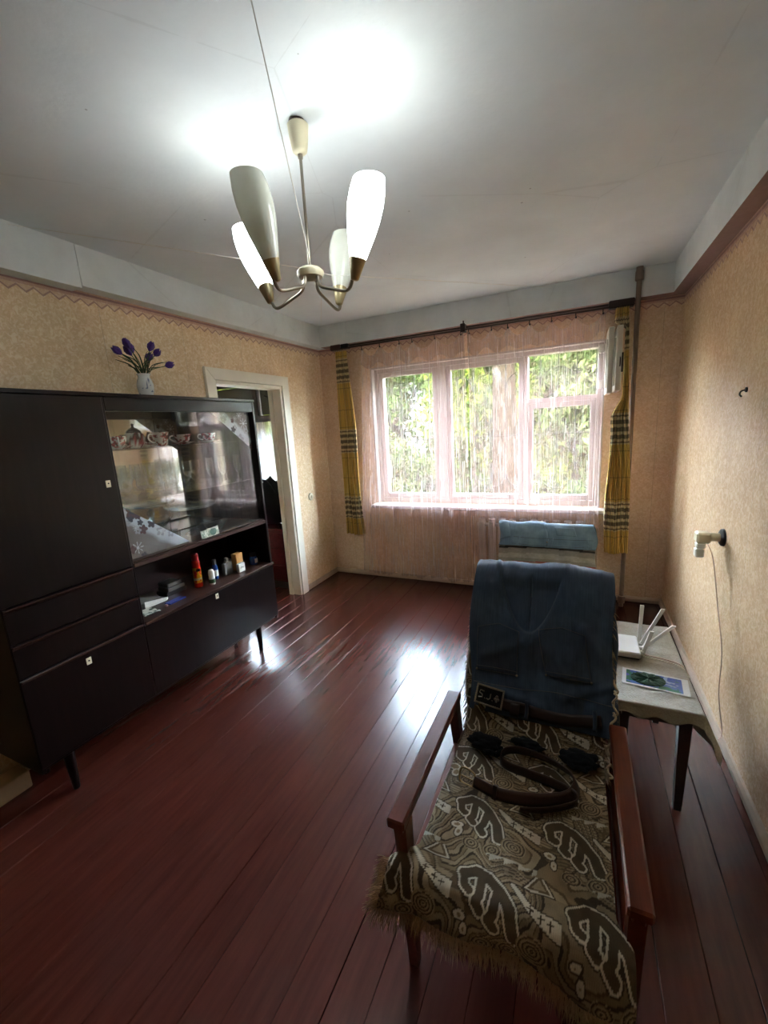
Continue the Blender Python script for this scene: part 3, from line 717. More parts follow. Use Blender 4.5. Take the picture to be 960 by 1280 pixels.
MB().tube(catmull([(-2.9, 3.22, .95), (-2.84, 3.18, 1.06), (-2.74, 3.19, 1.08), (-2.68, 3.23, .96)], 12), .012).build('strap', 'black_cloth', bag)

# ================================================================== chandelier
HX, HY, HZ = -.847, 1.332, 2.05
ch_ = thing('chandelier', (HX, HY, H), 'four arm chandelier with tall opal glass shades, two of them lit', 'chandelier')
MB().lathe([(.026, H-.001), (.026, H-.014)], HX-.003, HY, 0, 20).build('ceiling_hole_disc', 'rod_wood', ch_, True)  # brown disc put in for the dark hole in the ceiling above the cup
MB().lathe([(.028, H-.012), (.034, H-.013), (.033, H-.022), (.030, H-.05), (.024, H-.085), (.016, H-.092), (.006, H-.094)], HX, HY, 0, 24).build('ceiling_cup', 'lamp_beige', ch_, True)
MB().tube([(HX, HY, H-.093), (HX, HY, HZ+.012)], .0052, 10).lathe([(.008, 0), (.008, .012)], HX, HY, H-.105, 10).build('stem', 'nickel', ch_, True)
MB().lathe([(.008, .022), (.035, .018), (.046, .008), (.046, 0), (.040, -.010), (.020, -.016), (.006, -.017)], HX, HY, HZ, 28).build('hub', 'lamp_beige', ch_, True)
for k, (dx, dy, lit) in enumerate(((-.022, -.165, 0), (-.183, .003, 1), (.187, -.032, 1), (.010, .168, 0))):
    R_ = math.hypot(dx, dy); ux, uy = dx/R_, dy/R_
    P_ = lambda r, z: (HX+ux*r, HY+uy*r, z)
    MB().tube(catmull([P_(.030, HZ-.008), P_(.032, HZ-.03), P_(.045, HZ-.048), P_(.09, HZ-.065), P_(.142, HZ-.082), P_(.165, HZ-.078), P_(.176, HZ-.058)], 22), .0055, 8).build('arm', 'nickel', ch_, True)
    ax = Vector((ux*.30, uy*.30, 1)).normalized(); b = Vector(P_(R_*.985, HZ-.058))
    MB().lathe([(.008, -.004), (.013, 0), (.020, .03), (.0265, .058), (.025, .060), (.004, .058)], *b, 20, axis=ax).build('lamp_socket', 'lamp_gold', ch_, True)
    # opal shade: open, slanted mouth
    n = 28; prof = [(.0245, .052), (.033, .085), (.043, .125), (.051, .165), (.0545, .20), (.053, .235), (.047, .268)]
    mb = MB().lathe(prof+([(r-.003, h-.0005) for r, h in prof[::-1]] if lit else [(.0535, .2705), (.0465, .2705)][1:]), *b, n, axis=ax)
    if not lit: mb.f = [q for q in mb.f if len(q) == 4]        # blown glass, one wall, open mouth
    vs_ = []
    for vtx in mb.v:
        q = Vector(vtx)-b; h = q.dot(ax); s_ = max(0, (h-.16)/.108); out = q.dot(Vector((ux, uy, 0)))-h*ax.dot(Vector((ux, uy, 0)))
        vs_.append(tuple(b+q+ax*(s_*out*.22)))
    mb.v = vs_
    sh = mb.build('shade', 'lit_shade' if lit else 'opal_glass', ch_, True)
    sh['label'] = 'glowing white glass shade' if lit else 'unlit greenish cream glass shade'
    MB().sphere(b+ax*.135, .022, 12, 8, 1, 1, 1.3).build('bulb', 'lit_bulb' if lit else 'porcelain', sh, True)
def cord(label, pts, r=.0011, mat='cord_white'):
    P_ = []
    for p, q in zip(pts[:-1], pts[1:]):
        for t in range(10): P_.append(tuple(np.array(p)*(1-t/10)+np.array(q)*t/10))
    P_.append(pts[-1]); tag(MB().tube(P_, r, 5).build('hanging_cord', mat), label, 'cord')
cord('thin white cord stretched from the left wall beam past the chandelier to the window beam', [(XL+BL, 1.20, 2.485), (HX-.045, HY, HZ+.03), (HX+.05, HY+.04, HZ+.0), (-.21, D-BB, 2.474)])
cord('thin twisted cord running overhead through the chandelier to the far left corner', [(-.69, .93, 2.499), (HX+.012, HY-.012, HZ+.024), (HX+.012, HY+.05, HZ-.01), (-2.26, D-BB, 2.485)], .0014)
# ================================================================== wall cabinet
CX, CB = -1.95, -2.34                       # front plane, back plane
Y0, Y1, YD = .725, 2.245, 1.25              # left end, right end, divider
cab = thing('display_cabinet', (-2.14, 1.485, 0), 'long dark walnut display cabinet with sliding glass front against the left wall', 'cabinet')
def cpart(name, x0, x1, y0, y1, z0, z1, mat='walnut_polish', c=.002, par=None): return MB().box(x0, x1, y0, y1, z0, z1, c).build(name, mat, par or cab)
cpart('side_panel', CB, CX-.004, Y0, Y0+.018, .21, 1.735); cpart('side_panel', CB, CX-.004, Y1-.018, Y1, .21, 1.735)
cpart('top_panel', CB, CX, Y0-.004, Y1+.004, 1.735, 1.752); cpart('bottom_panel', CB, CX-.02, Y0+.018, Y1-.018, .212, .23)
cpart('divider', CB, CX-.004, YD-.009, YD+.009, .232, 1.734)
cpart('back_panel', CB-.006, CB, Y0, Y1, .21, 1.735, 'walnut_inside')
cpart('niche_floor', CB, CX+.006, YD+.01, Y1+.006, .617, .634, 'walnut_edge')
cpart('display_floor', CB, CX-.002, YD+.01, Y1-.019, .922, .944, 'walnut_edge')
cpart('top_rail', CX-.05, CX-.004, YD+.01, Y1-.019, 1.672, 1.734)
cpart('track', CX-.045, CX-.01, YD+.01, Y1-.019, .9445, .953, 'walnut_edge')
MB().box(CB+.001, CB+.006, YD+.02, 1.78, .95, 1.70).build('mirror_back', 'mirror', cab)
MB().box(CB+.001, CB+.006, 1.783, Y1-.022, .95, 1.70).build('mirror_back', 'mirror', cab)
def tagplate(y, z, par):
    t_ = MB().box(CX+.001, CX+.004, y-.011, y+.011, z-.016, z+.016, .002).build('keyhole_plate', 'ivory_tag', par)
    return t_
d = cpart('door', CX-.02, CX, Y0+.001, YD-.003, .936, 1.733); tagplate(1.207, 1.345, d); MB().sphere((CX+.004, 1.207, 1.347), .0035, 8, 6).build('keyhole', 'black_metal', d)
for z0, z1 in ((.785, .930), (.640, .779)):
    dd = cpart('drawer', CX-.02, CX, Y0+.001, YD-.003, z0, z1)
    MB().prism([(CX, z1-.016), (CX+.012, z1-.004), (CX+.012, z1), (CX, z1)], 1, Y0+.004, YD-.006).build('finger_lip', 'walnut_edge', dd)
d = cpart('flap_door', CX-.02, CX, Y0+.001, YD-.003, .234, .634); tagplate(.976, .585, d); MB().sphere((CX+.004, .976, .587), .0035, 8, 6).build('keyhole', 'black_metal', d)
MB().box(CX, CX+.006, Y0+.004, YD-.006, .622, .633, .002).build('edge_strip', 'walnut_edge', d)
d = cpart('flap_door', CX-.02, CX, YD+.002, Y1-.001, .234, .614); tagplate(1.72, .588, d); MB().sphere((CX+.004, 1.72, .59), .0035, 8, 6).build('keyhole', 'black_metal', d)
for y in (.86, 2.11):
    for x, dx in ((-2.03, .012), (-2.27, -.012)):
        MB().lathe([(.013, 0), (.014, .004), (.023, .205), (.023, .212)], x, y, 0, 12).build('leg', 'walnut_polish', cab, True)
for (ya, yb_, x) in ((YD+.011, 1.775, CX-.016), (1.735, Y1-.02, CX-.034)):
    MB().box(x-.002, x+.002, ya, yb_, .953, 1.672).build('sliding_glass', 'cabinet_glass', cab)
S1, S2 = 1.494, 1.236
for z in (S1, S2): MB().box(CB+.012, CX-.05, YD+.010, Y1-.019, z-.006, z, .001).build('glass_shelf', 'cabinet_glass', cab)

# printed paper napkins folded into triangles inside the glass
def napkin(label, A, B, C_, seed):
    n = 120; A, B, C_ = map(np.array, (A, B, C_)); u, v = np.meshgrid(np.linspace(0, 1, n), np.linspace(0, 1, n), indexing='ij')
    Y = A[0]+(B[0]-A[0])*u*1.0+(C_[0]-A[0])*v*(1-u); Z = A[1]+(B[1]-A[1])*u+(C_[1]-A[1])*v*(1-u)
    P = np.stack([np.full_like(Y, CX-.0425)+.0018*np.sin(Y*30)*np.cos(Z*25), Y, Z], 2)
    g_ = np.random.default_rng(seed); base = np.array(lin((132, 120, 118))); col = np.ones((n, n, 3))*base
    f = fbm(Y*14, Z*14, seed); col = col*(.75+.5*f)[..., None]
    e = np.abs((Y-B[0])*(C_[1]-B[1])-(Z-B[1])*(C_[0]-B[0]))/np.hypot(C_[1]-B[1], C_[0]-B[0])     # distance to the free edge
    pale = np.array(lin((216, 222, 232))); k = 1-sstep(.045, .075, e+.02*(fbm(Y*20, Z*20, seed+3)-.5)); col = col*(1-k[..., None])+pale*k[..., None]
    for _ in range(26):
        cy0, cz0 = A[0]+(B[0]-A[0])*g_.random()+(C_[0]-A[0])*g_.random()*.8, A[1]+(B[1]-A[1])*g_.random()+(C_[1]-A[1])*g_.random()*.8
        R_ = g_.uniform(.014, .036); dy, dz = Y-cy0, Z-cz0; r = np.hypot(dy, dz); an = np.arctan2(dz, dy)
        kind = g_.integers(0, 3)
        if kind == 0: mk = (r < R_) & ((np.abs(np.sin(an*4)) < .35) | (r < R_*.25)); cc = lin((224, 226, 232))
        elif kind == 1: mk = r < R_*(.6+.4*np.abs(np.cos(an*2.5))); cc = lin((70, 62, 74)) if g_.random() < .6 else lin((96, 60, 66))
        else: mk = (r < R_*(.55+.45*np.abs(np.cos(an*2.5)))) & (r > R_*.3); cc = lin((176, 176, 186))
        col[mk] = cc
    o = link_mesh('paper_napkin', P, grid_faces(n, n), 'paper_print', None, True, col)
    md = o.modifiers.new('t', 'SOLIDIFY'); md.thickness = .001
    return tag(o, label, 'napkin')
napkin('snowflake printed paper triangle in the lower left corner of the cabinet glass', (1.262, .956), (1.262, 1.232), (1.625, .956), 3)
napkin('snowflake printed paper triangle in the upper right corner of the cabinet glass', (2.222, 1.690), (2.222, 1.43), (1.885, 1.690), 5)

# ------------------------------------------------------------------ china on the upper glass shelf
def china_col(mb, z0, pat, seed):
    V = np.array(mb.v); a = np.arctan2(V[:, 1]-V[:, 1].mean(), V[:, 0]-V[:, 0].mean()); h = V[:, 2]-z0
    f = fbm(a*3.2+9, h*95, seed, 2); W = np.array(lin((222, 214, 206))); Pk = np.array(lin((176, 78, 82))); Dk = np.array(lin((82, 46, 50)))
    c = np.where((f > .5)[:, None], Pk, W) if pat else np.ones((len(V), 1))*W
    return np.where((f > .64)[:, None] & pat, Dk, c)
def cup(y, x, label, r=.040, h=.062, pat=True, saucer=True, seed=1, flare=1.0, hang=-.5):
    T = thing('teacup', (x, y, S1), label, 'cup', None); z = S1+(.008 if saucer else .001)
    prof = [(.001, .0), (r*.55, .0), (r*.62, .006), (r*.80, h*.3), (r*.95, h*.65), (r*flare, h)]
    pr_ = []
    for i in range(len(prof)-1):
        for t in np.linspace(0, 1, 5, endpoint=False): pr_.append(tuple(np.array(prof[i])*(1-t)+np.array(prof[i+1])*t))
    pr_.append(prof[-1]); pr_ += [(q-.003, max(hh, .004)) for q, hh in prof[::-1]]
    mb = MB().lathe(pr_, x, y, z, 40); mb.build('bowl', 'china_print', T, True, col=china_col(mb, z, pat, seed))
    ca, sa = math.cos(hang), math.sin(hang)
    hb = MB().tube(catmull([(x+ca*r*.86, y+sa*r*.86, z+h*.85), (x+ca*r*1.35, y+sa*r*1.35, z+h*.88), (x+ca*r*1.5, y+sa*r*1.5, z+h*.55), (x+ca*r*1.1, y+sa*r*1.1, z+h*.3), (x+ca*r*.8, y+sa*r*.8, z+h*.28)], 14), .0036, 7)
    hb.build('handle', 'porcelain', T, True)
    if saucer:
        sb = MB().lathe([(.001, 0.001), (.03, 0.001), (.034, .004), (.062, .012), (.066, .015), (.062, .0145), (.034, .007), (.001, .006)], x, y, S1, 40)
        sb.build('saucer', 'china_print', T, True, col=china_col(sb, S1, pat, seed+4))
    return T
cup(1.365, -2.07, 'pink patterned teacup leftmost on the upper glass shelf', .042, .056, True, True, 2)
cup(1.60, -2.06, 'tall pink patterned mug without a saucer on the upper glass shelf', .042, .074, True, False, 5, 1.0, -1.8)
cup(1.74, -2.06, 'wide pink flowered teacup third from the left on the upper glass shelf', .044, .05, True, True, 8, 1.15, -2.4)
cup(1.93, -2.06, 'white and pink teacup rightmost on the upper glass shelf', .04, .05, True, True, 12, 1.1, -2.2)
def pot(y, x, s_, label, name, spout):
    T = thing(name, (x, y, S1), label, 'china pot'); z = S1+.001
    mb = MB().lathe([(.001, 0), (.03*s_, 0), (.045*s_, .02*s_), (.05*s_, .045*s_), (.043*s_, .068*s_), (.032*s_, .076*s_)], x, y, z, 32); mb.build('body', 'china_print', T, True, col=china_col(mb, z, True, 7))
    MB().lathe([(.036*s_, .074*s_), (.034*s_, .082*s_), (.02*s_, .096*s_), (.006*s_, .102*s_), (.005*s_, .11*s_), (.008*s_, .116*s_), (.001, .122*s_)], x, y, z, 24).build('lid', 'dark_china', T, True)
    MB().tube(catmull([(x, y-.045*s_, z+.06*s_), (x, y-.075*s_, z+.062*s_), (x, y-.078*s_, z+.035*s_), (x, y-.048*s_, z+.022*s_)], 12), .0045*s_, 7).build('handle', 'dark_china', T, True)
    if spout: MB().tube(catmull([(x, y+.045*s_, z+.03*s_), (x, y+.07*s_, z+.045*s_), (x, y+.082*s_, z+.075*s_)], 10), [.011*s_*(1-.05*k) for k in range(10)], 8).build('spout', 'dark_china', T, True)
pot(1.52, -2.16, 1.05, 'china teapot with a dark lid behind the cups on the upper glass shelf', 'teapot', True)
pot(1.345, -2.20, .85, 'small sugar bowl with a dark lid behind the leftmost teacup', 'sugar_bowl', False)

# ------------------------------------------------------------------ glasses on the middle shelf
def goblet(h, r, stem, name='wine_glass'):
    T = thing(name, (0, 0, 0), 'clear stemmed wine glass standing among others on the middle cabinet shelf', 'glass', 'wine glasses on the middle cabinet shelf')
    MB().lathe([(.001, 0), (r*.85, .001), (r*.8, .003), (.005, .008), (.004, stem), (.008, stem+.004)], 0, 0, .001, 20).build('stem', 'glassware', T, True)
    MB().lathe([(.006, stem), (r*.7, stem+.015), (r, stem+(h-stem)*.4), (r*.9, h), (r*.87, h), (r*.95, stem+(h-stem)*.4), (r*.66, stem+.018), (.001, stem+.006)], 0, 0, .001, 20).build('bowl', 'glassware', T, True)
    return T
protos = {}
def put_goblet(kind, x, y):
    h, r, st, lb, gp = {'tall': (.155, .030, .06, 'tall clear wine glass in the back row of the middle cabinet shelf', 'tall wine glasses on the middle cabinet shelf'),
                    'mid': (.105, .027, .035, 'short stemmed clear glass in the front row of the middle cabinet shelf', 'short stemmed glasses on the middle cabinet shelf'),
                    'flute': (.165, .023, .05, 'slim clear champagne flute at the right end of the middle cabinet shelf', 'champagne flutes on the middle cabinet shelf')}[kind]
    if kind not in protos:
        T = goblet(h, r, st, {'tall': 'wine_glass', 'mid': 'liqueur_glass', 'flute': 'champagne_flute'}[kind]); T['label'] = lb; T['group'] = gp; T.location = (x, y, S2); protos[kind] = T
    else: dup(protos[kind], Vector((x, y, S2))-protos[kind].location)
for k in range(9): put_goblet('tall', -2.20+.012*math.sin(k*2), 1.33+.074*k)
for k in range(8): put_goblet('mid', -2.08+.012*math.sin(k*3+1), 1.315+.070*k)
for k in range(4): put_goblet('flute', -2.10+.035*(k % 2), 1.945+.066*k)
# bottom of the display: cake stand, petal bowl, decanter, small glasses
SB = .945
T = thing('cake_stand', (-2.15, 1.80, SB), 'wide clear glass cake stand on a foot at the bottom of the cabinet', 'cake stand')
MB().lathe([(.001, 0), (.055, .001), (.05, .008), (.014, .03), (.012, .15), (.02, .165)], -2.15, 1.80, SB+.001, 24).build('foot', 'glassware', T, True)
MB().lathe([(.001, .165), (.12, .167), (.145, .178), (.148, .190), (.142, .186), (.12, .174), (.001, .171)], -2.15, 1.80, SB+.001, 36).build('plate', 'glassware', T, True)
nb = 48; mb = MB()
for (r, h, w_) in ((.02, .0, 0), (.03, .004, 0), (.055, .03, .06), (.078, .058, .14), (.075, .058, .14), (.052, .032, .06), (.02, .008, 0)):
    mb.v += [(-2.080+r*(1+w_*math.cos(6*2*PI*k/nb))*math.cos(2*PI*k/nb), 1.905+r*(1+w_*math.cos(6*2*PI*k/nb))*math.sin(2*PI*k/nb), SB+.001+h*(1+w_*.8*math.cos(6*2*PI*k/nb))) for k in range(nb)]
mb.f += [(i*nb+k, i*nb+(k+1) % nb, (i+1)*nb+(k+1) % nb, (i+1)*nb+k) for i in range(6) for k in range(nb)]
tag(mb.build('glass_bowl', 'glassware', None, True), 'petal edged clear glass bowl at the bottom of the cabinet beside the banknote', 'bowl')
T = thing('decanter', (-2.19, 1.56, SB), 'clear glass decanter with a stopper at the bottom of the cabinet', 'decanter')
MB().lathe([(.001, 0), (.04, 0), (.044, .01), (.044, .07), (.03, .10), (.012, .115), (.012, .15), (.016, .155), (.012, .155), (.009, .116), (.026, .098), (.04, .068), (.04, .012), (.001, .006)], -2.19, 1.56, SB+.001, 20).build('body', 'glassware', T, True)
MB().lathe([(.008, .14), (.010, .158), (.02, .172), (.016, .19), (.001, .2)], -2.19, 1.56, SB+.001, 12).build('stopper', 'glassware', T, True)
def tumbler(x, y):
    o = MB().lathe([(.001, 0), (.019, 0), (.026, .06), (.024, .06), (.017, .008), (.001, .006)], 0, 0, 0, 18).build('shot_glass', 'glassware', None, True)
    o.location = (x, y, SB+.001); return tag(o, 'small clear shot glass at the bottom of the cabinet behind the napkin', 'glass', 'shot glasses at the bottom of the cabinet')
t0 = tumbler(-2.08, 1.49)
for x, y in ((-2.08, 1.56), (-2.10, 1.63), (-2.16, 1.66), (-2.13, 1.44)):
    c = t0.copy(); COL.objects.link(c); c.location = (x, y, SB+.001)
# banknote and card on the glass track
def note(name, label, y0, y1, z0, z1, x, seed, green):
    n = 60; u, v = np.meshgrid(np.linspace(0, 1, n), np.linspace(0, 1, n), indexing='ij'); Y = y0+(y1-y0)*u; Z = z0+(z1-z0)*v
    P = np.stack([x+.004*(1-v)+.003*np.sin(u*4), Y, Z], 2); W = np.array(lin((206, 204, 186))); col = np.ones((n, n, 3))*W
    f = fbm(u*5, v*4, seed); col = np.where((f > .54)[..., None], np.array(lin((150, 164, 142))), col)
    if green:
        r = np.hypot((u-.5)/.30, (v-.5)/.42); col = np.where((r < 1)[..., None], np.array(lin((58, 88, 74)))*(0.6+.9*fbm(u*9, v*9, 4))[..., None], col); col = np.where(((np.abs(v-.9) < .05) & (u > .3))[..., None], np.array(lin((160, 160, 150))), col)
    o = link_mesh(name, P, grid_faces(n, n), 'paper_print', None, True, col); md = o.modifiers.new('t', 'SOLIDIFY'); md.thickness = .0006; return tag(o, label, 'banknote' if green else 'card')
note('banknote', 'pale green banknote propped against the cabinet glass', 1.725, 1.812, .954, 1.004, CX-.009, 2, True)
note('small_card', 'small cream card propped left of the banknote on the cabinet glass', 1.676, 1.728, .954, 1.0, CX-.006, 7, False)

# ------------------------------------------------------------------ the open niche
NZ = .6345
T = thing('spray_can', (-2.087, 1.72, NZ), 'red spray can standing in the open niche of the cabinet', 'spray can')
n = 40; V = []; 
mb = MB().lathe([(.022, 0), (.0245, .004)]+[(.0245, .004+.0034*k) for k in range(1, 46)]+[(.020, .168), (.001, .169)], -2.087, 1.72, NZ, 40)
Va = np.array(mb.v); a_ = np.arctan2(Va[:, 1]-1.72, Va[:, 0]+2.087); h_ = Va[:, 2]-NZ
cc = np.ones((len(Va), 3))*np.array(lin((206, 44, 26))); f_ = fbm(a_*2.2+5, h_*42, 3)
cc = np.where(((h_ > .03) & (h_ < .125) & (f_ > .5))[:, None], np.array(lin((244, 176, 40))), cc); cc = np.where(((h_ > .045) & (h_ < .06))[:, None] & (f_ > .42)[:, None], np.array(lin((240, 226, 190))), cc); cc = np.where(((h_ > .10) & (h_ < .118) & (np.abs(a_+.3) < .5))[:, None], np.array(lin((40, 34, 30))), cc)
mb.build('can', 'gloss_print', T, True, col=cc)
MB().lathe([(.021, .169), (.021, .20), (.018, .208), (.001, .209)], -2.087, 1.72, NZ, 24).build('cap', 'can_cap_red', T, True)
T = thing('roll_on_deodorant', (-2.033, 1.776, NZ), 'white roll-on bottle with a domed cap in the cabinet niche', 'bottle')
MB().lathe([(.016, 0), (.018, .004), (.0185, .045), (.015, .052), (.001, .053)], -2.033, 1.776, NZ, 24).build('body', 'white_plastic', T, True)
MB().lathe([(.017, .05), (.0185, .06), (.0185, .075), (.014, .092), (.001, .099)], -2.033, 1.776, NZ, 24).build('cap', 'white_plastic', T, True)
MB().lathe([(.0190, .012), (.0190, .036)], -2.033, 1.776, NZ, 24).build('paper_band', 'stem_green', T, True)
T = thing('blue_bottle', (-2.09, 1.86, NZ), 'slim blue and black bottle behind the white roll-on in the niche', 'bottle')
MB().lathe([(.016, 0), (.017, .004), (.017, .085), (.012, .095), (.001, .096)], -2.09, 1.86, NZ, 24).build('body', 'blue_bottle', T, True)
MB().lathe([(.012, .095), (.012, .125), (.010, .128), (.001, .128)], -2.09, 1.86, NZ, 20).build('cap', 'black_plastic', T, True)
MB().lathe([(.0174, .02), (.0174, .06)], -2.09, 1.86, NZ, 24).build('paper_band', 'paper_white', T, True)
T = thing('perfume_bottle', (-2.071, 1.942, NZ), 'flat square glass perfume bottle with a short cap in the niche', 'bottle')
MB().box(-2.085, -2.057, 1.905, 1.979, NZ, NZ+.085, .006).build('body', 'grey_card', T)
MB().box(-2.079, -2.063, 1.93, 1.954, NZ+.085, NZ+.092, .001).build('neck', 'nickel', T)
MB().box(-2.082, -2.060, 1.932, 1.952, NZ+.092, NZ+.115, .003).build('cap', 'grey_card', T)
tag(MB().box(-2.10, -2.055, 2.015, 2.075, NZ, NZ+.115, .002).build('tan_carton', 'tan_box'), 'tan carton standing behind the white card in the niche', 'box')
T = thing('white_carton', (-2.025, 2.02, NZ), 'small white carton with a dark squiggle in front of the tan carton', 'box')
MB().box(-2.04, -2.015, 1.99, 2.045, NZ, NZ+.058, .002).build('box', 'paper_white', T)
MB().tube(catmull([(-2.0145, 2.003, NZ+.026), (-2.0145, 2.015, NZ+.036), (-2.0145, 2.022, NZ+.028), (-2.0145, 2.034, NZ+.031)], 10), .0015, 5).build('printed_squiggle', 'black_plastic', T)
T = thing('small_jar', (-2.05, 2.165, NZ), 'small dark blue glass jar at the right end of the niche', 'jar')
MB().lathe([(.024, 0), (.027, .006), (.027, .05), (.02, .06), (.001, .06)], -2.05, 2.165, NZ, 22).build('body', 'blue_bottle', T, True)
MB().lathe([(.021, .06), (.022, .064), (.022, .082), (.001, .083)], -2.05, 2.165, NZ, 22).build('lid', 'black_plastic', T, True)
MB().box(-2.0245, -2.0225, 2.152, 2.178, NZ+.014, NZ+.044).build('paper_band', 'paper_white', T)
for k, (dz, dx, mt, lb) in enumerate(((0, 0, 'dark_card', 'dark flat box at the bottom of the small pile in the niche'), (.028, .006, 'grey_card', 'grey flat box in the middle of the small pile in the niche'), (.050, -.004, 'grey_card', 'small grey folded case on top of the pile in the niche'))):
    tag(MB().box(-2.22+dx, -2.13+dx, 1.53+.01*k, 1.665-.012*k, NZ+dz, NZ+dz+(.0275 if k == 0 else .0215), .003).build('flat_box', mt), lb, 'box')
def sheet(name, label, pts, mat, th, cat, lift=0.0):
    mb = MB().prism([(p[0], p[1]) for p in pts], 2, NZ+.0005, NZ+.0005+th)
    if lift: mb.v = [(a, b, c+(lift if i % len(pts) in (0,) else 0)) for i, (a, b, c) in enumerate(mb.v)]
    return tag(mb.build(name, mat), label, cat)
sheet('paper_pad', 'grey note paper leaning at the left end of the niche', [(-2.25, 1.38), (-2.14, 1.36), (-2.13, 1.49), (-2.24, 1.53)], 'grey_card', .02, 'paper', .025)
sheet('folded_paper', 'white folded paper lying on the grey note paper side of the niche', [(-2.12, 1.385), (-2.105, 1.375), (-2.095, 1.50), (-2.11, 1.52)], 'paper_white', .012, 'paper', .02)
sheet('blue_packet', 'small blue packet lying flat near the front of the niche', [(-2.055, 1.455), (-2.015, 1.46), (-2.02, 1.565), (-2.062, 1.56)], 'blue_pack', .006, 'packet')
tag(MB().lathe([(.001, 0), (.008, 0), (.009, .006), (.006, .012), (.001, .013)], -2.02, 1.437, NZ+.0003, 14).build('pink_bead', 'pink_bead', None, True), 'tiny pink bead between the blue packet and the crumpled note', 'bead')
n = 30; u, v = np.meshgrid(np.linspace(0, 1, n), np.linspace(0, 1, n), indexing='ij')
P = np.stack([-2.06+.075*u, 1.285+.085*v+.01*u, NZ+.004+.016*fbm(u*3, v*3, 6)+.02*np.clip(.35-u, 0, 1)], 2)
f = fbm(u*7, v*5, 9); col = np.where((f > .56)[..., None], np.array(lin((96, 108, 100))), np.array(lin((216, 214, 200))))
o = cloth('crumpled_note', P, 'paper_print', None, .0006, col); tag(o, 'crumpled banknote at the front left of the niche', 'banknote')

# ------------------------------------------------------------------ vase with artificial crocuses on top
VX, VY, VZ = -2.185, 1.655, 1.7522
T = thing('flower_vase', (VX, VY, VZ), 'small white vase with blue dots on top of the cabinet', 'vase')
mb = MB().lathe([(.024, 0), (.028, .003)]+[(.028+.014*math.sin(PI*.5*k/14), .003+.075*k/14) for k in range(1, 15)]+[(.036, .102), (.029, .118), (.030, .128), (.036, .136), (.033, .136), (.027, .128), (.026, .118), (.001, .1)], VX, VY, VZ, 44)
Va = np.array(mb.v); a_ = np.arctan2(Va[:, 1]-VY, Va[:, 0]-VX); h_ = Va[:, 2]-VZ
cc = np.ones((len(Va), 3))*np.array(lin((226, 228, 226))); sp_ = (vnoise(a_*5+3, h_*70, 3) > .82) & (h_ < .125); cc[sp_] = lin((110, 124, 150))
mb.build('body', 'china_print', T, True, col=cc)
B_ = thing('crocus_bouquet', (VX, VY, VZ+.10), 'bunch of purple artificial crocuses with green blades in the white vase', 'flowers')
heads = [(-.115, .165), (-.075, .215), (-.02, .20), (.045, .215), (.10, .19), (.055, .145), (.135, .10), (-.035, .175)]
for k, (dy, dz) in enumerate(heads):
    dx = .03*math.sin(k*2.4); base = Vector((VX+.008*math.sin(k), VY+.008*math.cos(k*1.7), VZ+.105)); tip = Vector((VX+dx, VY+dy*.92, VZ+.125+dz*.62))
    mid = base.lerp(tip, .5)+Vector((0, -.15*dy, .012))
    st = MB().tube(catmull([base, mid, tip], 9), .0022, 6).build('stem', 'stem_green', B_, True)
    ax = (tip-mid).normalized(); mb = MB()
    for q in range(6):
        an = 2*PI*q/6+(.5 if q % 2 else 0); s1 = ax.orthogonal().normalized(); s2 = ax.cross(s1); d1 = s1*math.cos(an)+s2*math.sin(an); d2 = ax.cross(d1); vs_ = []
        for i, (h, w_, o_) in enumerate(((0, .004, .003), (.016, .012, .012), (.032, .013, .015), (.046, .008, .011), (.055, .001, .007))): vs_ += [tip+ax*h+d1*o_-d2*w_, tip+ax*h+d1*(o_+.002), tip+ax*h+d1*o_+d2*w_]
        mb.add(vs_, [(3*i+j, 3*i+j+1, 3*i+j+4, 3*i+j+3) for i in range(4) for j in range(2)])
    mb.build('bloom', 'petal_purple', st, True)
for k in range(22):
    an = k*2.4; sp_ = .05+.10*((k*37) % 10)/10; sgn = 1 if k % 2 else -1; dy = sgn*sp_; base = Vector((VX+.012*math.cos(an), VY+.012*math.sin(an), VZ+.11)); hgt = .07+.1*((k*53) % 10)/10
    pts = catmull([base, base+Vector((.02*math.sin(an), dy*.4, hgt*.75)), base+Vector((.035*math.sin(an), dy, hgt))], 8); mb = MB(); vs_ = []
    for i, p in enumerate(pts):
        w_ = .0068*math.sin(PI*(i+.8)/8.6)+.0004; vs_ += [Vector(p)+Vector((w_, -w_*.3, 0)), Vector(p)+Vector((0, 0, -w_*.5)), Vector(p)-Vector((w_, -w_*.3, 0))]
    mb.add(vs_, [(3*i+j, 3*i+j+1, 3*i+j+4, 3*i+j+3) for i in range(7) for j in range(2)]); mb.build('leaf', 'blade_green', B_, True)
tag(MB().box(-2.34, -2.24, .55, .79, 0, .085, .004).build('cardboard_box', 'cardboard'), 'light brown cardboard box on the floor under the left end of the cabinet', 'box')
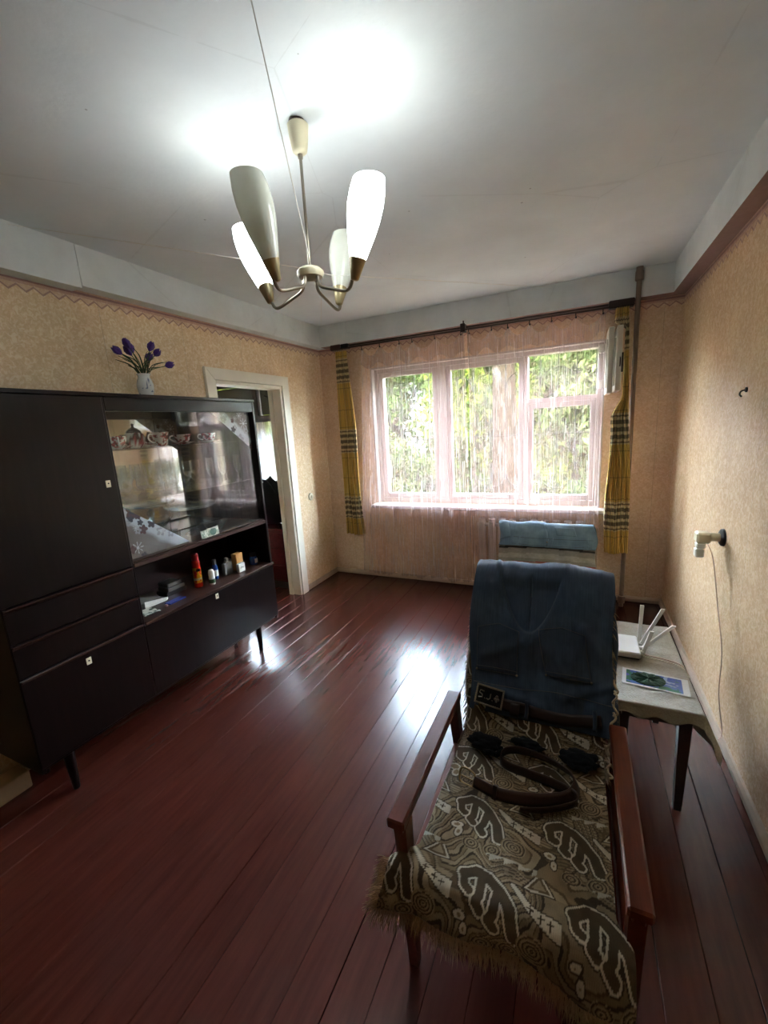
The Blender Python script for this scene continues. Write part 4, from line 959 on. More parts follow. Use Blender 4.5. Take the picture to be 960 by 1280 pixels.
# switch and wall marks
sw = thing('light_switch', (XL, 3.376, .9), 'small round cream light switch on the wall right of the doorway', 'switch')
MB().lathe([(.037, 0), (.036, .010), (.031, .014), (.001, .014)], XL+.001, 3.376, .9, 24, axis=(1, 0, 0)).build('plate', 'cream_plastic', sw, True)
MB().box(XL+.014, XL+.022, 3.368, 3.384, .885, .915, .003).build('rocker', 'cream_plastic', sw)
so_ = thing('wall_socket', (XR, 2.417, .914), 'round black wall socket with a cream double adapter plugged in on the right wall', 'socket')
MB().lathe([(.042, 0), (.041, .010), (.034, .015), (.001, .015)], XR-.0005, 2.417, .914, 26, axis=(-1, 0, 0)).build('plate', 'black_plastic', so_, True)
ad = thing('plug_adapter', (XR-.05, 2.417, .914), 'cream double plug adapter stuck in the black wall socket', 'adapter')
MB().lathe([(.020, 0), (.021, .035), (.018, .040)], XR-.0165, 2.417, .914, 18, axis=(-1, 0, 0)).build('neck', 'cream_plastic', ad, True)
MB().box(XR-.112, XR-.055, 2.385, 2.449, .885, .938, .008).build('body', 'cream_plastic', ad)
cg = thing('phone_charger', (XR-.09, 2.41, .85), 'white phone charger hanging from the cream plug adapter', 'charger')
MB().box(XR-.108, XR-.072, 2.395, 2.44, .858, .8845, .005).build('plug', 'white_plastic', cg)
MB().box(XR-.112, XR-.076, 2.388, 2.432, .815, .858, .005).build('body', 'white_plastic', cg)
tag(MB().tube(catmull([(XR-.06, 2.46, .89), (XR-.03, 2.43, .80), (XR-.02, 2.33, .60), (XR-.016, 2.22, .42), (XR-.03, 2.15, .25), (XR-.012, 2.12, .08), (XR-.03, 2.09, .056)], 40), .0022, 6).build('power_cable', 'cable_pink', None, True), 'thin pinkish cable hanging down the right wall from the adapter', 'cable')
hk = thing('wall_hook', (XR, 2.32, 1.583), 'small black hook high on the bare right wall', 'hook')
MB().lathe([(.011, 0), (.010, .006), (.001, .007)], XR-.0005, 2.32, 1.59, 12, axis=(-1, 0, 0)).build('base', 'black_metal', hk, True)
MB().tube(catmull([(XR-.004, 2.32, 1.59), (XR-.02, 2.32, 1.585), (XR-.024, 2.32, 1.572), (XR-.016, 2.32, 1.562)], 8), .0035, 6).build('hook', 'black_metal', hk, True)
# ================================================================== armchairs
AX0, AX1 = -.41, .165                        # outer faces of the arms
def make_armchair():
    T = thing('armchair', (-.125, 1.2, 0), 'wooden armchair with straight brown arms under a brown patterned throw nearest the camera', 'armchair', None)
    for k, xa in enumerate((AX0, AX1-.048)):
        # flat arm board, slightly canted, rounded front
        mb = MB().box(xa, xa+.048, .775, 1.345, .538, .566, .005); mb.v = [(x, y, z-(y-.775)*.012) for x, y, z in mb.v]
        mb.build('arm', 'armchair_wood', T)
        MB().box(xa+.011, xa+.037, .79, 1.335, .512, .536, .003).build('arm_rail', 'armchair_wood', T)
        xm = xa+.024
        MB().beam((xm, .855, 0), (xm, .825, .52), .026, .030, .034, .046).build('leg', 'armchair_wood', T)
        MB().beam((xm, 1.46, 0), (xm, 1.325, .52), .026, .030, .034, .046).build('leg', 'armchair_wood', T)
        MB().box(xa+.012, xa+.036, .835, 1.40, .27, .325, .003).build('side_rail', 'armchair_wood', T)
    MB().box(AX0+.03, AX1-.03, .845, .868, .262, .318, .003).build('front_rail', 'armchair_wood', T)
    MB().box(AX0+.03, AX1-.03, 1.375, 1.398, .25, .305, .003).build('rear_rail', 'armchair_wood', T)
    mb = MB().box(-.352, .107, .785, 1.385, .325, .414, .02); mb.v = [(x, y, z-(y-.785)*.055) for x, y, z in mb.v]
    mb.build('seat_cushion', 'upholstery', T, True)
    n = Vector((0, .5, .866)); f = Vector((0, -.866, .5))          # up the back; out of its front face
    def back(y0, z0): return lambda x, s, t: (x, y0+n.y*s+f.y*t, z0+n.z*s+f.z*t)
    B = back(1.395, .385); mb = MB().box(-.352, .107, 0, .545, -.075, 0, .018); mb.v = [B(x, s, t) for x, s, t in mb.v]
    mb.build('backrest', 'upholstery', T, True)
    for xm in (-.34, .095):
        mb = MB().box(xm-.014, xm+.014, -.10, .53, -.098, -.0755, .003); mb.v = [B(x, s, t) for x, s, t in mb.v]; mb.build('back_stile', 'armchair_wood', T)
    return T
chair = make_armchair()
KZ = .93
chair2 = dup(chair, (-.012, 1.045, 0), 'second wooden armchair behind the first under a pale striped throw by the window'); chair2.scale.z = KZ

# ------------------------------------------------------------------ patterned throw on the first armchair
def gobelin(s, t):
    """woven throw: s across, t along, metres -> linear rgb"""
    dk, br, md, tn, cr = [np.array(lin(c)) for c in ((74, 59, 38), (112, 92, 61), (152, 131, 97), (178, 159, 126), (230, 220, 196))]
    w1, w2 = fbm(s*9, t*9, 1)-.5, fbm(s*9+7, t*9, 2)-.5
    n_ = fbm(s*7.5+w2*.8, t*7.5+w1*.8, 3, 2)
    b = (n_*11) % 1.0
    c = np.where((b < .22)[..., None], dk, np.where((b < .5)[..., None], md, np.where((b < .62)[..., None], br, tn)))
    reg = fbm(s*4+3, t*5, 9, 2); c = np.where((reg > .56)[..., None], c*.78, c)
    fine = (np.sin(2*PI*(t+w1*.02)/.0085) > .35) & (reg < .44); c = np.where(fine[..., None], dk*.6+md*.4, c)
    PX, PY = .245, .205
    row = np.floor(t/PY); ss = s+row*.06
    u = (ss % PX)-PX*.5+w1*.012; v = (t % PY)-PY*.5+w2*.012
    def seg(poly, closed=False):
        d = np.full(u.shape, 9.0)
        for a, q in zip(poly[:-1], poly[1:]):
            a, q = np.array(a), np.array(q); e = q-a; h = np.clip(((u-a[0])*e[0]+(v-a[1])*e[1])/(e@e), 0, 1); d = np.minimum(d, np.hypot(u-a[0]-e[0]*h, v-a[1]-e[1]*h))
        return d
    # cream ribbon with little dark crosses
    rib = seg([(.01, .062), (.045, .030), (.075, .018), (.118, .004)])-.004-.010*np.clip((u-.0)/.11, 0, 1)
    c = np.where((rib < .003)[..., None], dk, c); c = np.where((rib < 0)[..., None], cr, c)
    for (a, q) in ((.052, .027), (.078, .017), (.098, .011)):
        x_, y_ = u-a, v-q; cx = ((np.abs(x_) < .0018) & (np.abs(y_) < .008)) | ((np.abs(y_) < .0018) & (np.abs(x_) < .008)); c = np.where(cx[..., None], dk, c)
    # dark meander with a cream edge
    mea = seg([(-.100, .050), (-.072, .066), (-.044, .060), (-.018, .038), (.008, .006), (.020, -.036)])
    tooth = np.minimum(seg([(-.100, .050), (-.094, .022), (-.082, .016)]), seg([(-.058, .060), (-.058, .012), (-.064, .0), (-.054, -.010)]))
    tooth = np.minimum(tooth, seg([(-.020, .036), (-.026, -.008), (-.034, -.020), (-.022, -.032)]))
    m_ = np.minimum(mea-.0125, tooth-.0095)
    c = np.where((m_ < .0075)[..., None], dk*.8, c); c = np.where((m_ < .0045)[..., None], cr, c); c = np.where((m_ < 0)[..., None], dk*.9+br*.25, c)
    # cream blots and nested triangles
    bl = np.minimum(np.hypot((u+.095)*1.0, (v+.030)*1.6)-.015, np.hypot((u+.084)*1.5, (v+.052)*1.0)-.014)+w2*.02; c = np.where((bl < .004)[..., None], dk, c); c = np.where((bl < 0)[..., None], cr, c); c = np.where((bl < -.008)[..., None], md, c)
    tg = np.maximum(np.maximum(.074-(v+0), (v-.074)+1.3*(u-.085)), (v-.074)-1.6*(u-.045)-.0)*.8+w1*.01; tg = np.maximum(np.maximum(.070-v, (v-.070)*.6-(u-.036)*.8), (v-.070)*.5+(u-.100)*.8)
    c = np.where((tg < .005)[..., None], dk, c); c = np.where((tg < .0015)[..., None], cr, c); c = np.where((tg < -.0025)[..., None], br, c); c = np.where((tg < -.008)[..., None], tn, c)
    # ringed eyes
    for (a, q, R_) in ((.062, -.042, .034), (.012, -.072, .026), (-.045, -.072, .022)):
        r = np.hypot(u-a, (v-q)*1.25)+w1*.008; k = (r/.0085) % 1; rc = np.where((k < .4)[..., None], dk, np.where((k < .75)[..., None], tn, md)); c = np.where((r < R_)[..., None], rc, c)
    # row of pale triangles
    tr = ((u+.5) % .034)/.034; tri = (v < -.083) & (v > -.083-.016*(1-tr)) & (u > .0); c = np.where(tri[..., None], cr*.85, c)
    weave = .86+.14*np.sin(2*PI*t/.0032)*np.sin(2*PI*s/.0032); return c*(weave*(.82+.36*fbm(s*60, t*60, 5, 1)))[..., None]
SEATZ = lambda y: .428-.055*(y-.785)
prof = [(.752, .352), (.750, .385), (.762, .420), (.80, .432), (1.0, .420), (1.20, .409), (1.31, .404), (1.352, .415), (1.385, .455), (1.50, .655), (1.605, .835), (1.632, .874), (1.668, .892), (1.712, .866), (1.722, .83), (1.62, .60)]
PF = catmull(prof, 560); SL = np.r_[0, np.cumsum(np.hypot(*np.diff(PF, axis=0).T))]
nu = 300
def throw_x(y, z, s):
    k = 1-sstep(.785, .85, y); kb = sstep(1.36, 1.45, y)
    L = -.350-.062*k-.012*kb; R = .108+.030*k+.018*kb
    return L, R
v = SL[:, None].T; y = PF[None, :, 0]; z = PF[None, :, 1]; u = np.linspace(0, 1, nu)[:, None]
L, R = throw_x(y, z, v); x = L+(R-L)*u
wr = .010*(fbm(x*7, v*5, 21)-.5)*2+.004*np.sin(x*38+v*17)
ny, nz = np.gradient(PF[:, 0]), np.gradient(PF[:, 1]); nl = np.hypot(ny, nz); oy, oz = -nz/nl, ny/nl       # outward normal of the profile
soft = (.4+.6*sstep(.0, .1, SL))[None, :]
fr_k = (1-sstep(.0, .07, SL))[None, :]
Yw = y+oy*np.abs(wr)*soft-fr_k*.012*(1+np.sin(x*21)); Zw = z+oz*np.abs(wr)*soft-fr_k*.020*sstep(.5, 1.0, u)-fr_k*.012*np.sin(x*14+1)
# the front left corner flares out and hangs, the right corner hangs lower
P = np.stack([x-fr_k*.02*(1-sstep(0, .12, u)), Yw-fr_k*.012*(1-sstep(0, .2, u)), Zw-fr_k*.015*(1-sstep(0, .15, u))], 2)
thr = thing('patterned_throw', (-.12, 1.1, .43), 'fringed brown throw with cream swirls spread over the nearest armchair', 'throw')
cloth('woven_cloth', P, 'gobelin', thr, .003, gobelin(x+0*v, v+.02+0*x))
def fringe(name, roots, dirs, length, mat, seed, dens=3, r=.0009, par=thr):
    g_ = np.random.default_rng(seed); mb = MB()
    for p, d in zip(roots, dirs):
        for _ in range(dens):
            q = Vector(p)+Vector(g_.normal(0, .002, 3)); l = length*g_.uniform(.6, 1.25); d2 = (Vector(d)+Vector(g_.normal(0, .22, 3))).normalized(); sag = Vector((0, 0, -l*.35))
            a, b, c = q, q+d2*l*.5+sag*.25, q+d2*l+sag; w_ = Vector(g_.normal(0, 1, 3)).cross(d2).normalized()*r; w2 = d2.cross(w_)
            mb.add([a-w_, a+w_, a+w2*1.5, b-w_, b+w_, b+w2*1.5, c], [(0, 1, 4, 3), (1, 2, 5, 4), (2, 0, 3, 5), (3, 4, 6), (4, 5, 6), (5, 3, 6)])
    o = mb.build(name, mat, par); o['kind'] = 'stuff'; return o
hem = P[:, 0, :]; idx = np.linspace(0, nu-1, 260).astype(int)
fringe('fringe', hem[idx]+np.array([0, 0, .004]), [(-.35 if i < 18 else .1 if i > 240 else 0, -.18, -1) for i in range(260)], .046, 'fringe_thread', 3, 4)
ks = [i for i in range(0, 36, 3)]
fringe('fringe', [P[0, k] for k in ks], [(-1, -.2, -.25)]*len(ks), .035, 'fringe_thread', 4, 14)
ks = [i for i in range(int(np.argmin(abs(SL-.60))), int(np.argmin(abs(SL-1.16))), 4)]
fringe('fringe', [P[-1, k] for k in ks], [(.55, -.45, -.8)]*len(ks), .028, 'fringe_cream', 5, 5, .0013)
fringe('fringe', [P[0, k] for k in ks], [(-.55, -.45, -.8)]*len(ks), .024, 'fringe_cream', 6, 4, .0013)
# two knotted tassels by the right arm
for (k0, d) in ((.665, (.9, -.5, -.2)), (.71, (.85, -.6, .15))):
    kk = int(np.argmin(abs(SL-k0))); p = Vector(P[-1, kk]); mb = MB().tube(catmull([p, p+Vector((.012, -.012, .006)), p+Vector(d)*.035], 8), [.003, .004, .004, .0045, .005, .0055, .006, .004], 6); mb.build('tassel', 'fringe_cream', thr, True)
for k in range(9):
    kk = int(np.argmin(abs(SL-(.60+.035*k)))); e_ = Vector((.010, -.012, .004)); p = Vector(P[-1, kk])+e_; q = Vector(P[-1, min(kk+16, len(SL)-1)])+e_
    MB().tube(catmull([p, p.lerp(q, .3)+Vector((.008*(-1)**k+.004, -.008, 0)), p.lerp(q, .7)+Vector((-.004*(-1)**k+.004, -.008, 0)), q], 10), .0036, 6).build('twisted_cord', 'fringe_cream', thr, True)

# ------------------------------------------------------------------ dark jeans over the backrest, belt still in the loops
bn = np.array([0, .5, .866]); bf = np.array([0, -.866, .5])
jp = [(1.402, .462), (1.450, .555), (1.52, .690), (1.590, .822), (1.625, .885), (1.662, .912), (1.715, .900), (1.742, .86), (1.70, .74), (1.66, .64)]
JP = catmull(jp, 200); JS = np.r_[0, np.cumsum(np.hypot(*np.diff(JP, axis=0).T))]; JT = JS[-1]
jny, jnz = np.gradient(JP[:, 0]), np.gradient(JP[:, 1]); jl_ = np.hypot(jny, jnz); JO = np.stack([-jnz/jl_, jny/jl_], 1)
def jeans(s, x01, off=0.0):
    """s along the drape from the waist (0) up over the top, x01 across -> points"""
    s, x01 = np.broadcast_arrays(np.asarray(s, float), np.asarray(x01, float))
    y = np.interp(s, JS, JP[:, 0]); z = np.interp(s, JS, JP[:, 1]); oy = np.interp(s, JS, JO[:, 0]); oz = np.interp(s, JS, JO[:, 1])
    wid = sstep(.0, .45, s); L = -.345-.022*wid+.006*np.sin(s*16); R = .142-.012*wid+.006*np.sin(s*14+1)
    x = L+(R-L)*x01
    d = .014*(fbm(x*6+4, s*7, 31)-.5)*2+.007*(fbm(x*22, s*12, 33)-.5)*2
    # sagging fold of the crotch: a U whose inside lies deeper
    c0, sb = -.148, .300; uh = sb+ (np.abs(x-c0)/.085)**2.0*.115
    ins = sstep(-.010, .006, s-uh)*(1-sstep(.46, .50, s)); rim = np.exp(-((s-uh+.022)/.028)**2)*(np.abs(x-c0) < .16)
    d = d+.020*(1-ins)*sstep(.12, .30, s)+.007*rim*(1-.5*sstep(-.16, -.12, x))
    # diagonal pull folds towards the hips, sag of the seat
    for (xa, sa, xb, sb_, h, w_) in ((-.145, .28, -.16, .07, .010, .022), (-.10, .29, .02, .10, .010, .026), (-.17, .26, -.30, .20, .007, .018), (-.02, .10, .12, .16, .008, .018), (-.30, .09, -.12, .06, .008, .014), (.04, .34, .10, .24, .006, .018)):
        ex, es = xb-xa, sb_-sa; h_ = np.clip(((x-xa)*ex+(s-sa)*es)/(ex*ex+es*es), 0, 1); dd = np.hypot(x-xa-ex*h_, s-sa-es*h_); d = d+h*np.exp(-(dd/w_)**2)
    seam = np.exp(-((x-c0-.004)/.004)**2)*(s > .31)*(s < .5); d = d-.007*seam
    d = d+.012*np.exp(-((s-.02)/.05)**2)*(.5+.5*np.sin(x*9+2))
    d = d+off+.017
    return np.stack([x, y+oy*d, z+oz*d], -1)
jn = thing('dark_jeans', (-.11, 1.5, .6), 'dark blue jeans with back pockets draped over the backrest of the nearest armchair', 'jeans')
nu_, nv_ = 150, 240
x01 = np.linspace(0, 1, nu_)[:, None]; s = np.linspace(.0, JT, nv_)[None, :]
cloth('denim', jeans(s, x01), 'denim_dark', jn, .004)
# side folds of the legs hanging at the right and left edges
def ribbon(name, mat, pts_s, pts_x, w_, off, th, par, nseg=40):
    q = catmull(np.stack([pts_s, pts_x], 1), nseg); t = np.gradient(q, axis=0); t /= np.linalg.norm(t, axis=1)[:, None]; nrm = np.stack([-t[:, 1]*1.0, t[:, 0]], 1)
    k = np.linspace(-1, 1, 5)[None, :]; S = q[:, 0:1]+nrm[:, 0:1]*k*w_/2; X = q[:, 1:2]+nrm[:, 1:2]*k*w_/2/.487
    return cloth(name, jeans(S, X, off+.002*(1-k**2)), mat, par, th)
def pocket(s0, s1, xl0, xr0, xl1, xr1, dip):
    n = 26; a = np.linspace(0, 1, n)[:, None]; b = np.linspace(0, 1, n)[None, :]                 # b from the mouth (0) to the point
    S = s0+(s1-s0)*b+0*a+dip*(1-np.abs(2*a-1))*b; X = (xl0+(xr0-xl0)*a)*(1-b)+(xl1+(xr1-xl1)*a)*b
    o = cloth('pocket', jeans(S, X, .006), 'denim_dark_pocket', jn, .003)
    for e in ([(S[0, j], X[0, j]) for j in range(n)], [(S[-1, j], X[-1, j]) for j in range(n)], [(S[j, 0], X[j, 0]) for j in range(n)], [(S[j, 2], X[j, 2]) for j in range(n)], [(S[j, -1], X[j, -1]) for j in range(n)]):
        MB().tube([tuple(jeans(p, q, .0105)) for p, q in e], .0009, 5).build('stitching', 'denim_thread', o)
    for (p, q) in ((S[0, 0], X[0, 0]), (S[-1, 0], X[-1, 0])): MB().sphere(tuple(jeans(p, q, .010)), .0042, 8, 6).build('rivet', 'nickel', o, True)
    return o
# the waist is at the bottom, so the pocket mouths are at the bottom too
pocket(.145, .300, .045, .345, .075, .385, .022); pocket(.165, .318, .555, .855, .520, .830, .018)
ribbon('waist_seam', 'denim_thread', [.098, .10, .112, .10], [.02, .35, .65, .98], .0025, .004, .001, jn)
wb_ = ribbon('belt', 'leather_dark', [.045, .036, .030, .048], [.06, .38, .65, .90], .040, .010, .004, jn, 50)
for xx, ss in ((.42, .036), (.86, .046), (.06, .047)): ribbon('belt_loop', 'denim_dark_pocket', [ss-.03, ss, ss+.035], [xx, xx, xx], .013, .018, .002, jn, 10)
# studded square buckle, its marks raised
Bc = lambda a, b, o: jeans(.062+b*1.0+a*-.10, .145+a/.487, o)
n = 2
def slab(a0, a1, b0, b1, o0, o1, name, mat, par):
    vs_ = [tuple(Bc(a, b, o)) for o in (o0, o1) for b in (b0, b1) for a in (a0, a1)]
    c0_ = [jeans(.062, .145, .02)]
    return link_mesh(name, vs_, [(0, 2, 3, 1), (4, 5, 7, 6), (0, 1, 5, 4), (2, 6, 7, 3), (0, 4, 6, 2), (1, 3, 7, 5)], mat, par)
O0 = np.array(jeans(.058, .150, .026)); ex = np.array([.99, -.02, -.12]); ex /= np.linalg.norm(ex); ez = np.array([.10, .5, .866]); ez -= ex*(ez@ex); ez /= np.linalg.norm(ez); en = np.cross(ex, ez); en = en if en[1] < 0 else -en
bk = lambda a, b, c: tuple(O0+ex*a+ez*b+en*c)
def bslab(a0, a1, b0, b1, c0_, c1_, name, mat, par):
    vs_ = [bk(a, b, c_) for c_ in (c0_, c1_) for b in (b0, b1) for a in (a0, a1)]
    return link_mesh(name, vs_, [(0, 2, 3, 1), (4, 5, 7, 6), (0, 1, 5, 4), (2, 6, 7, 3), (0, 4, 6, 2), (1, 3, 7, 5)], mat, par)
BW, BH = .050, .034
plate = bslab(-BW, BW, -BH, BH, 0, .005, 'buckle', 'black_metal', jn); plate['label'] = 'black rectangular buckle edged with silver studs'
for a0, a1, b0, b1 in ((-BW, BW, BH-.006, BH), (-BW, BW, -BH, -BH+.006), (-BW, -BW+.006, -BH, BH), (BW-.006, BW, -BH, BH)): bslab(a0, a1, b0, b1, .005, .007, 'buckle_rim', 'nickel', plate)
mb = MB()
for k in range(15):
    a = -BW+.003+(2*BW-.006)*k/14
    for b in (-BH+.003, BH-.003): mb.sphere(bk(a, b, .007), .0024, 6, 4)
for k in range(1, 9):
    b = -BH+.003+(2*BH-.006)*k/9
    for a in (-BW+.003, BW-.003): mb.sphere(bk(a, b, .007), .0024, 6, 4)
o = mb.build('studs', 'nickel', plate); o['kind'] = 'stuff'
def mark(pts, name='raised_mark'): MB().tube([bk(a, b, .0065) for a, b in pts], .0022, 6).build(name, 'nickel', plate)
mark([(-.020, .012), (-.034, .014), (-.036, .004), (-.026, .000), (-.024, -.009), (-.038, -.012)])          # 5
mark([(-.015, -.011), (-.014, -.010)]); mark([(.004, .010), (.004, -.006), (-.002, -.012), (-.009, -.009)])   # .J
mark([(.012, -.012), (.013, -.011)])
mb = MB()
for a, b in ((.022, -.003), (.032, -.003), (.027, .006)): mb.sphere(bk(a, b, .006), .0055, 8, 6)
mb.tube([bk(.027, -.002, .0065), bk(.027, -.013, .0065)], [.0015, .004], 6); mb.build('club_mark', 'nickel', plate, True)
# belt end hanging straight down below the waist
q = catmull([tuple(jeans(.050, .335, .012)), tuple(jeans(.015, .335, .010)), (-.183, 1.405, .445), (-.188, 1.365, .412), (-.192, 1.33, .4095)], 24)
k = np.linspace(-1, 1, 4)[None, :, None]; Q = q[:, None, :]+k*np.array([.016, 0, .001])[None, None, :]
cloth('belt_tail', Q, 'leather_dark', jn, .003)
# folded trouser legs showing at the sides behind the seat panel
for sx, xa, dz in ((1, .128, 0), (-1, -.350, .01)):
    n1, n2 = 24, 90; a = np.linspace(0, 1, n1)[:, None]; b = np.linspace(0, 1, n2)[None, :]
    sp_ = .02+.44*b; yy = np.interp(sp_, JS, JP[:, 0]); zz = np.interp(sp_, JS, JP[:, 1])
    ang = a*PI*.95
    X = xa+sx*(.004+.016*np.sin(ang)*(1.0+.35*np.sin(b*11+sx)))*(1-.35*b)+0*b; Y_ = yy+.002+.028*(a)+.004*np.sin(b*17)
    cloth('side_fold', np.stack([X, Y_, zz+.012*a+0*b], 2), 'denim_dark', jn, .003)

# ------------------------------------------------------------------ belt, socks on the seat
sz = lambda y: SEATZ(y)+.012
bp = [(-.262, 1.088, 0), (-.19, 1.066, 0), (-.12, 1.070, 0), (-.05, 1.090, 0), (.010, 1.125, .001), (.036, 1.180, .002), (.018, 1.235, .004), (-.06, 1.268, .010), (-.14, 1.275, .012), (-.192, 1.255, .010), (-.206, 1.215, .006), (-.18, 1.188, .003), (-.11, 1.178, .001), (-.04, 1.166, .0), (.015, 1.140, 0), (.004, 1.118, .0), (-.06, 1.078, 0), (-.125, 1.056, 0)]
q = catmull(bp, 220); t = np.gradient(q, axis=0); t /= np.linalg.norm(t, axis=1)[:, None]
sidev = np.stack([-t[:, 1], t[:, 0], 0*t[:, 0]], 1)
lean = .30+.25*np.sin(np.linspace(0, 7, 220)); k = np.linspace(0, 1, 4)[None, :, None]
stag = np.linspace(0, .010, 220)[:, None]*sidev            # successive turns lie beside each other
base = q+stag; base[:, 2] += np.array([sz(v_) for v_ in q[:, 1]])
up = np.stack([sidev[:, 0]*lean*.034, sidev[:, 1]*lean*.034, np.full(220, .031)], 1)
belt = thing('leather_belt', (-.1, 1.16, .42), 'brown leather belt coiled loosely on the throw with a brass buckle', 'belt')
cloth('strap', base[:, None, :]+k*up[:, None, :], 'leather_brown', belt, .0032)
b0 = base[0]; e1 = -t[0]; e1[2] = 0; e1 /= np.linalg.norm(e1); e2 = up[0]/np.linalg.norm(up[0]); cen = b0+up[0]*.5
fr4 = [cen+e1*a+e2*b for a, b in ((.002, -.020), (.046, -.020), (.046, .020), (.002, .020), (.002, -.020))]
MB().tube(catmull(fr4, 40), .0032, 8).build('buckle', 'brass', belt, True)
MB().tube([tuple(cen+e1*.004), tuple(cen+e1*.046+np.array([0, -.004, .0]))], .0022, 6).build('buckle_pin', 'brass', belt, True)
kp = base[12:17]; MB().box(0, 0, 0, 0, 0, 0) 
kk = 14; c_ = base[kk]+up[kk]*.5; a_ = t[kk]; d_ = np.cross(a_, up[kk]/np.linalg.norm(up[kk])); uu = up[kk]/np.linalg.norm(up[kk])
vs_ = [tuple(c_+a_*i*.006+d_*j*.006+uu*l*.019) for i in (-1, 1) for j in (-1, 1) for l in (-1, 1)]
link_mesh('belt_keeper', vs_, [(0, 1, 3, 2), (4, 6, 7, 5), (0, 4, 5, 1), (2, 3, 7, 6), (0, 2, 6, 4), (1, 5, 7, 3)], 'leather_dark', belt)
def sock(label, cx, cy, rx, ry, rz, seed, cuff=None):
    T = thing('sock', (cx, cy, sz(cy)), label, 'sock')
    nu, nv = 44, 28; a = np.linspace(0, 2*PI, nu)[:, None]; b = np.linspace(0, PI, nv)[None, :]
    lump = 1+.35*(fbm(np.cos(a)*2.2*np.sin(b)+5, np.sin(a)*2.2*np.sin(b)+b, seed)-.5)*2*np.sin(b)
    X = cx+rx*np.cos(a)*np.sin(b)*lump; Y_ = cy+ry*np.sin(a)*np.sin(b)*lump; Z_ = sz(cy)+.006+np.maximum(0, rz*(1-np.cos(b))*.5*2*lump)*.9
    cloth('knit', np.stack([X, Y_, Z_], 2), 'sock_black', T)
    for j in range(2 if cuff else 1):
        r = rx*(.55 if not cuff else .6); MB().tube([(cx+(cuff or 0)+r*math.cos(k*PI/9), cy-.02+r*.6*math.sin(k*PI/9), sz(cy)+rz*(1.15-.25*j)+.004*math.sin(k*2)) for k in range(19)], .007, 7).build('rolled_cuff', 'sock_black', T, True)
sock('black rolled up sock at the left on the throw behind the belt', -.262, 1.262, .052, .034, .026, 3, .030)
sock('flattened black sock lying in the middle inside the coiled belt', -.125, 1.315, .050, .026, .018, 8)
sock('crumpled black sock at the right on the throw against the backrest', .035, 1.292, .058, .034, .026, 13)

# ------------------------------------------------------------------ striped throw and light jeans on the second armchair
DX, DY = -.045, 1.045
def stripes(s, t):
    base, gr, rd, wh, tn = [np.array(lin(c)) for c in ((168, 162, 146), (74, 70, 62), (178, 92, 66), (196, 190, 174), (176, 158, 132))]
    c = np.ones(s.shape+(3,))*base
    for a, w_, col in ((.05, .006, rd), (.10, .010, gr), (.20, .05, tn), (.335, .007, gr), (.42, .006, rd), (.50, .06, wh), (.60, .007, gr), (.69, .009, rd), (.74, .03, wh), (.82, .009, gr), (.925, .009, rd), (.955, .03, wh), (1.018, .012, gr)):
        c = np.where(((t > a) & (t < a+w_))[..., None], col, c)
    return c*(.86+.22*fbm(s*90, t*140, 3, 1))[..., None]
p2 = [(1.75, .37), (1.755, .425), (1.80, .434), (2.0, .424), (2.22, .411), (2.30, .418), (2.345, .47), (2.45, .655), (2.555, .835), (2.585, .874), (2.622, .893), (2.665, .87), (2.672, .83), (2.60, .66)]
p2 = [(a_+.09, b_*KZ) for a_, b_ in p2]
PF2 = catmull(p2, 260); S2_ = np.r_[0, np.cumsum(np.hypot(*np.diff(PF2, axis=0).T))]
u = np.linspace(0, 1, 110)[:, None]; v = S2_[None, :]; y = PF2[None, :, 0]; z = PF2[None, :, 1]
ny, nz = np.gradient(PF2[:, 0]), np.gradient(PF2[:, 1]); nl = np.hypot(ny, nz); oy, oz = -nz/nl, ny/nl
kb = sstep(2.39, 2.51, y); flare = (1-sstep(2.49, 2.61, y))*kb
x = (-.410+.02*0-.025*kb)+(.492+.052*kb+.035*flare*0)*u-.0+0*v; wr = .012*(fbm(x*6, v*4, 41))+.006*np.sin(x*30+v*9)**2+.016*flare*np.sin(u*9)**2*sstep(.6, 1, u)
P2 = np.stack([x+.02*flare*sstep(.75, 1, u), y+oy*wr, z+oz*wr], 2)
st_ = thing('striped_throw', (-.17, 2.2, .43), 'pale throw with thin grey and red stripes over the second armchair', 'throw')
cloth('woven_cloth', P2, 'striped_wool', st_, .003, stripes(x+.01*np.sin(v*5), v+.006*np.sin(x*9)+0*x))
# side hangings at the right edge of the back
n1, n2 = 16, 60; a = np.linspace(0, 1, n1)[:, None]; b = np.linspace(0, 1, n2)[None, :]
Y_ = 2.49+.19*b+.05*a*(1-b); Z_ = (.60+.27*b-.10*a*(1-.6*b)+0*b)*KZ; X = .085+.016*a+.012*np.sin(a*7+b*5)*a
cloth('hanging_edge', np.stack([X+0*b, Y_, Z_], 2), 'striped_wool', st_, .002, stripes(b*.3+0*a, .3+a*.5+0*b))
lj = thing('light_jeans', (-.18, 2.62, .9), 'light blue jeans folded flat over the backrest of the second armchair', 'jeans')
jq = [(2.525, .806), (2.556, .868), (2.585, .905), (2.625, .925), (2.672, .912), (2.690, .87), (2.66, .80)]
jq = [(a_+.09, b_*KZ) for a_, b_ in jq]
Q2 = catmull(jq, 90); QS = np.r_[0, np.cumsum(np.hypot(*np.diff(Q2, axis=0).T))]; qy, qz = np.gradient(Q2[:, 0]), np.gradient(Q2[:, 1]); ql = np.hypot(qy, qz)
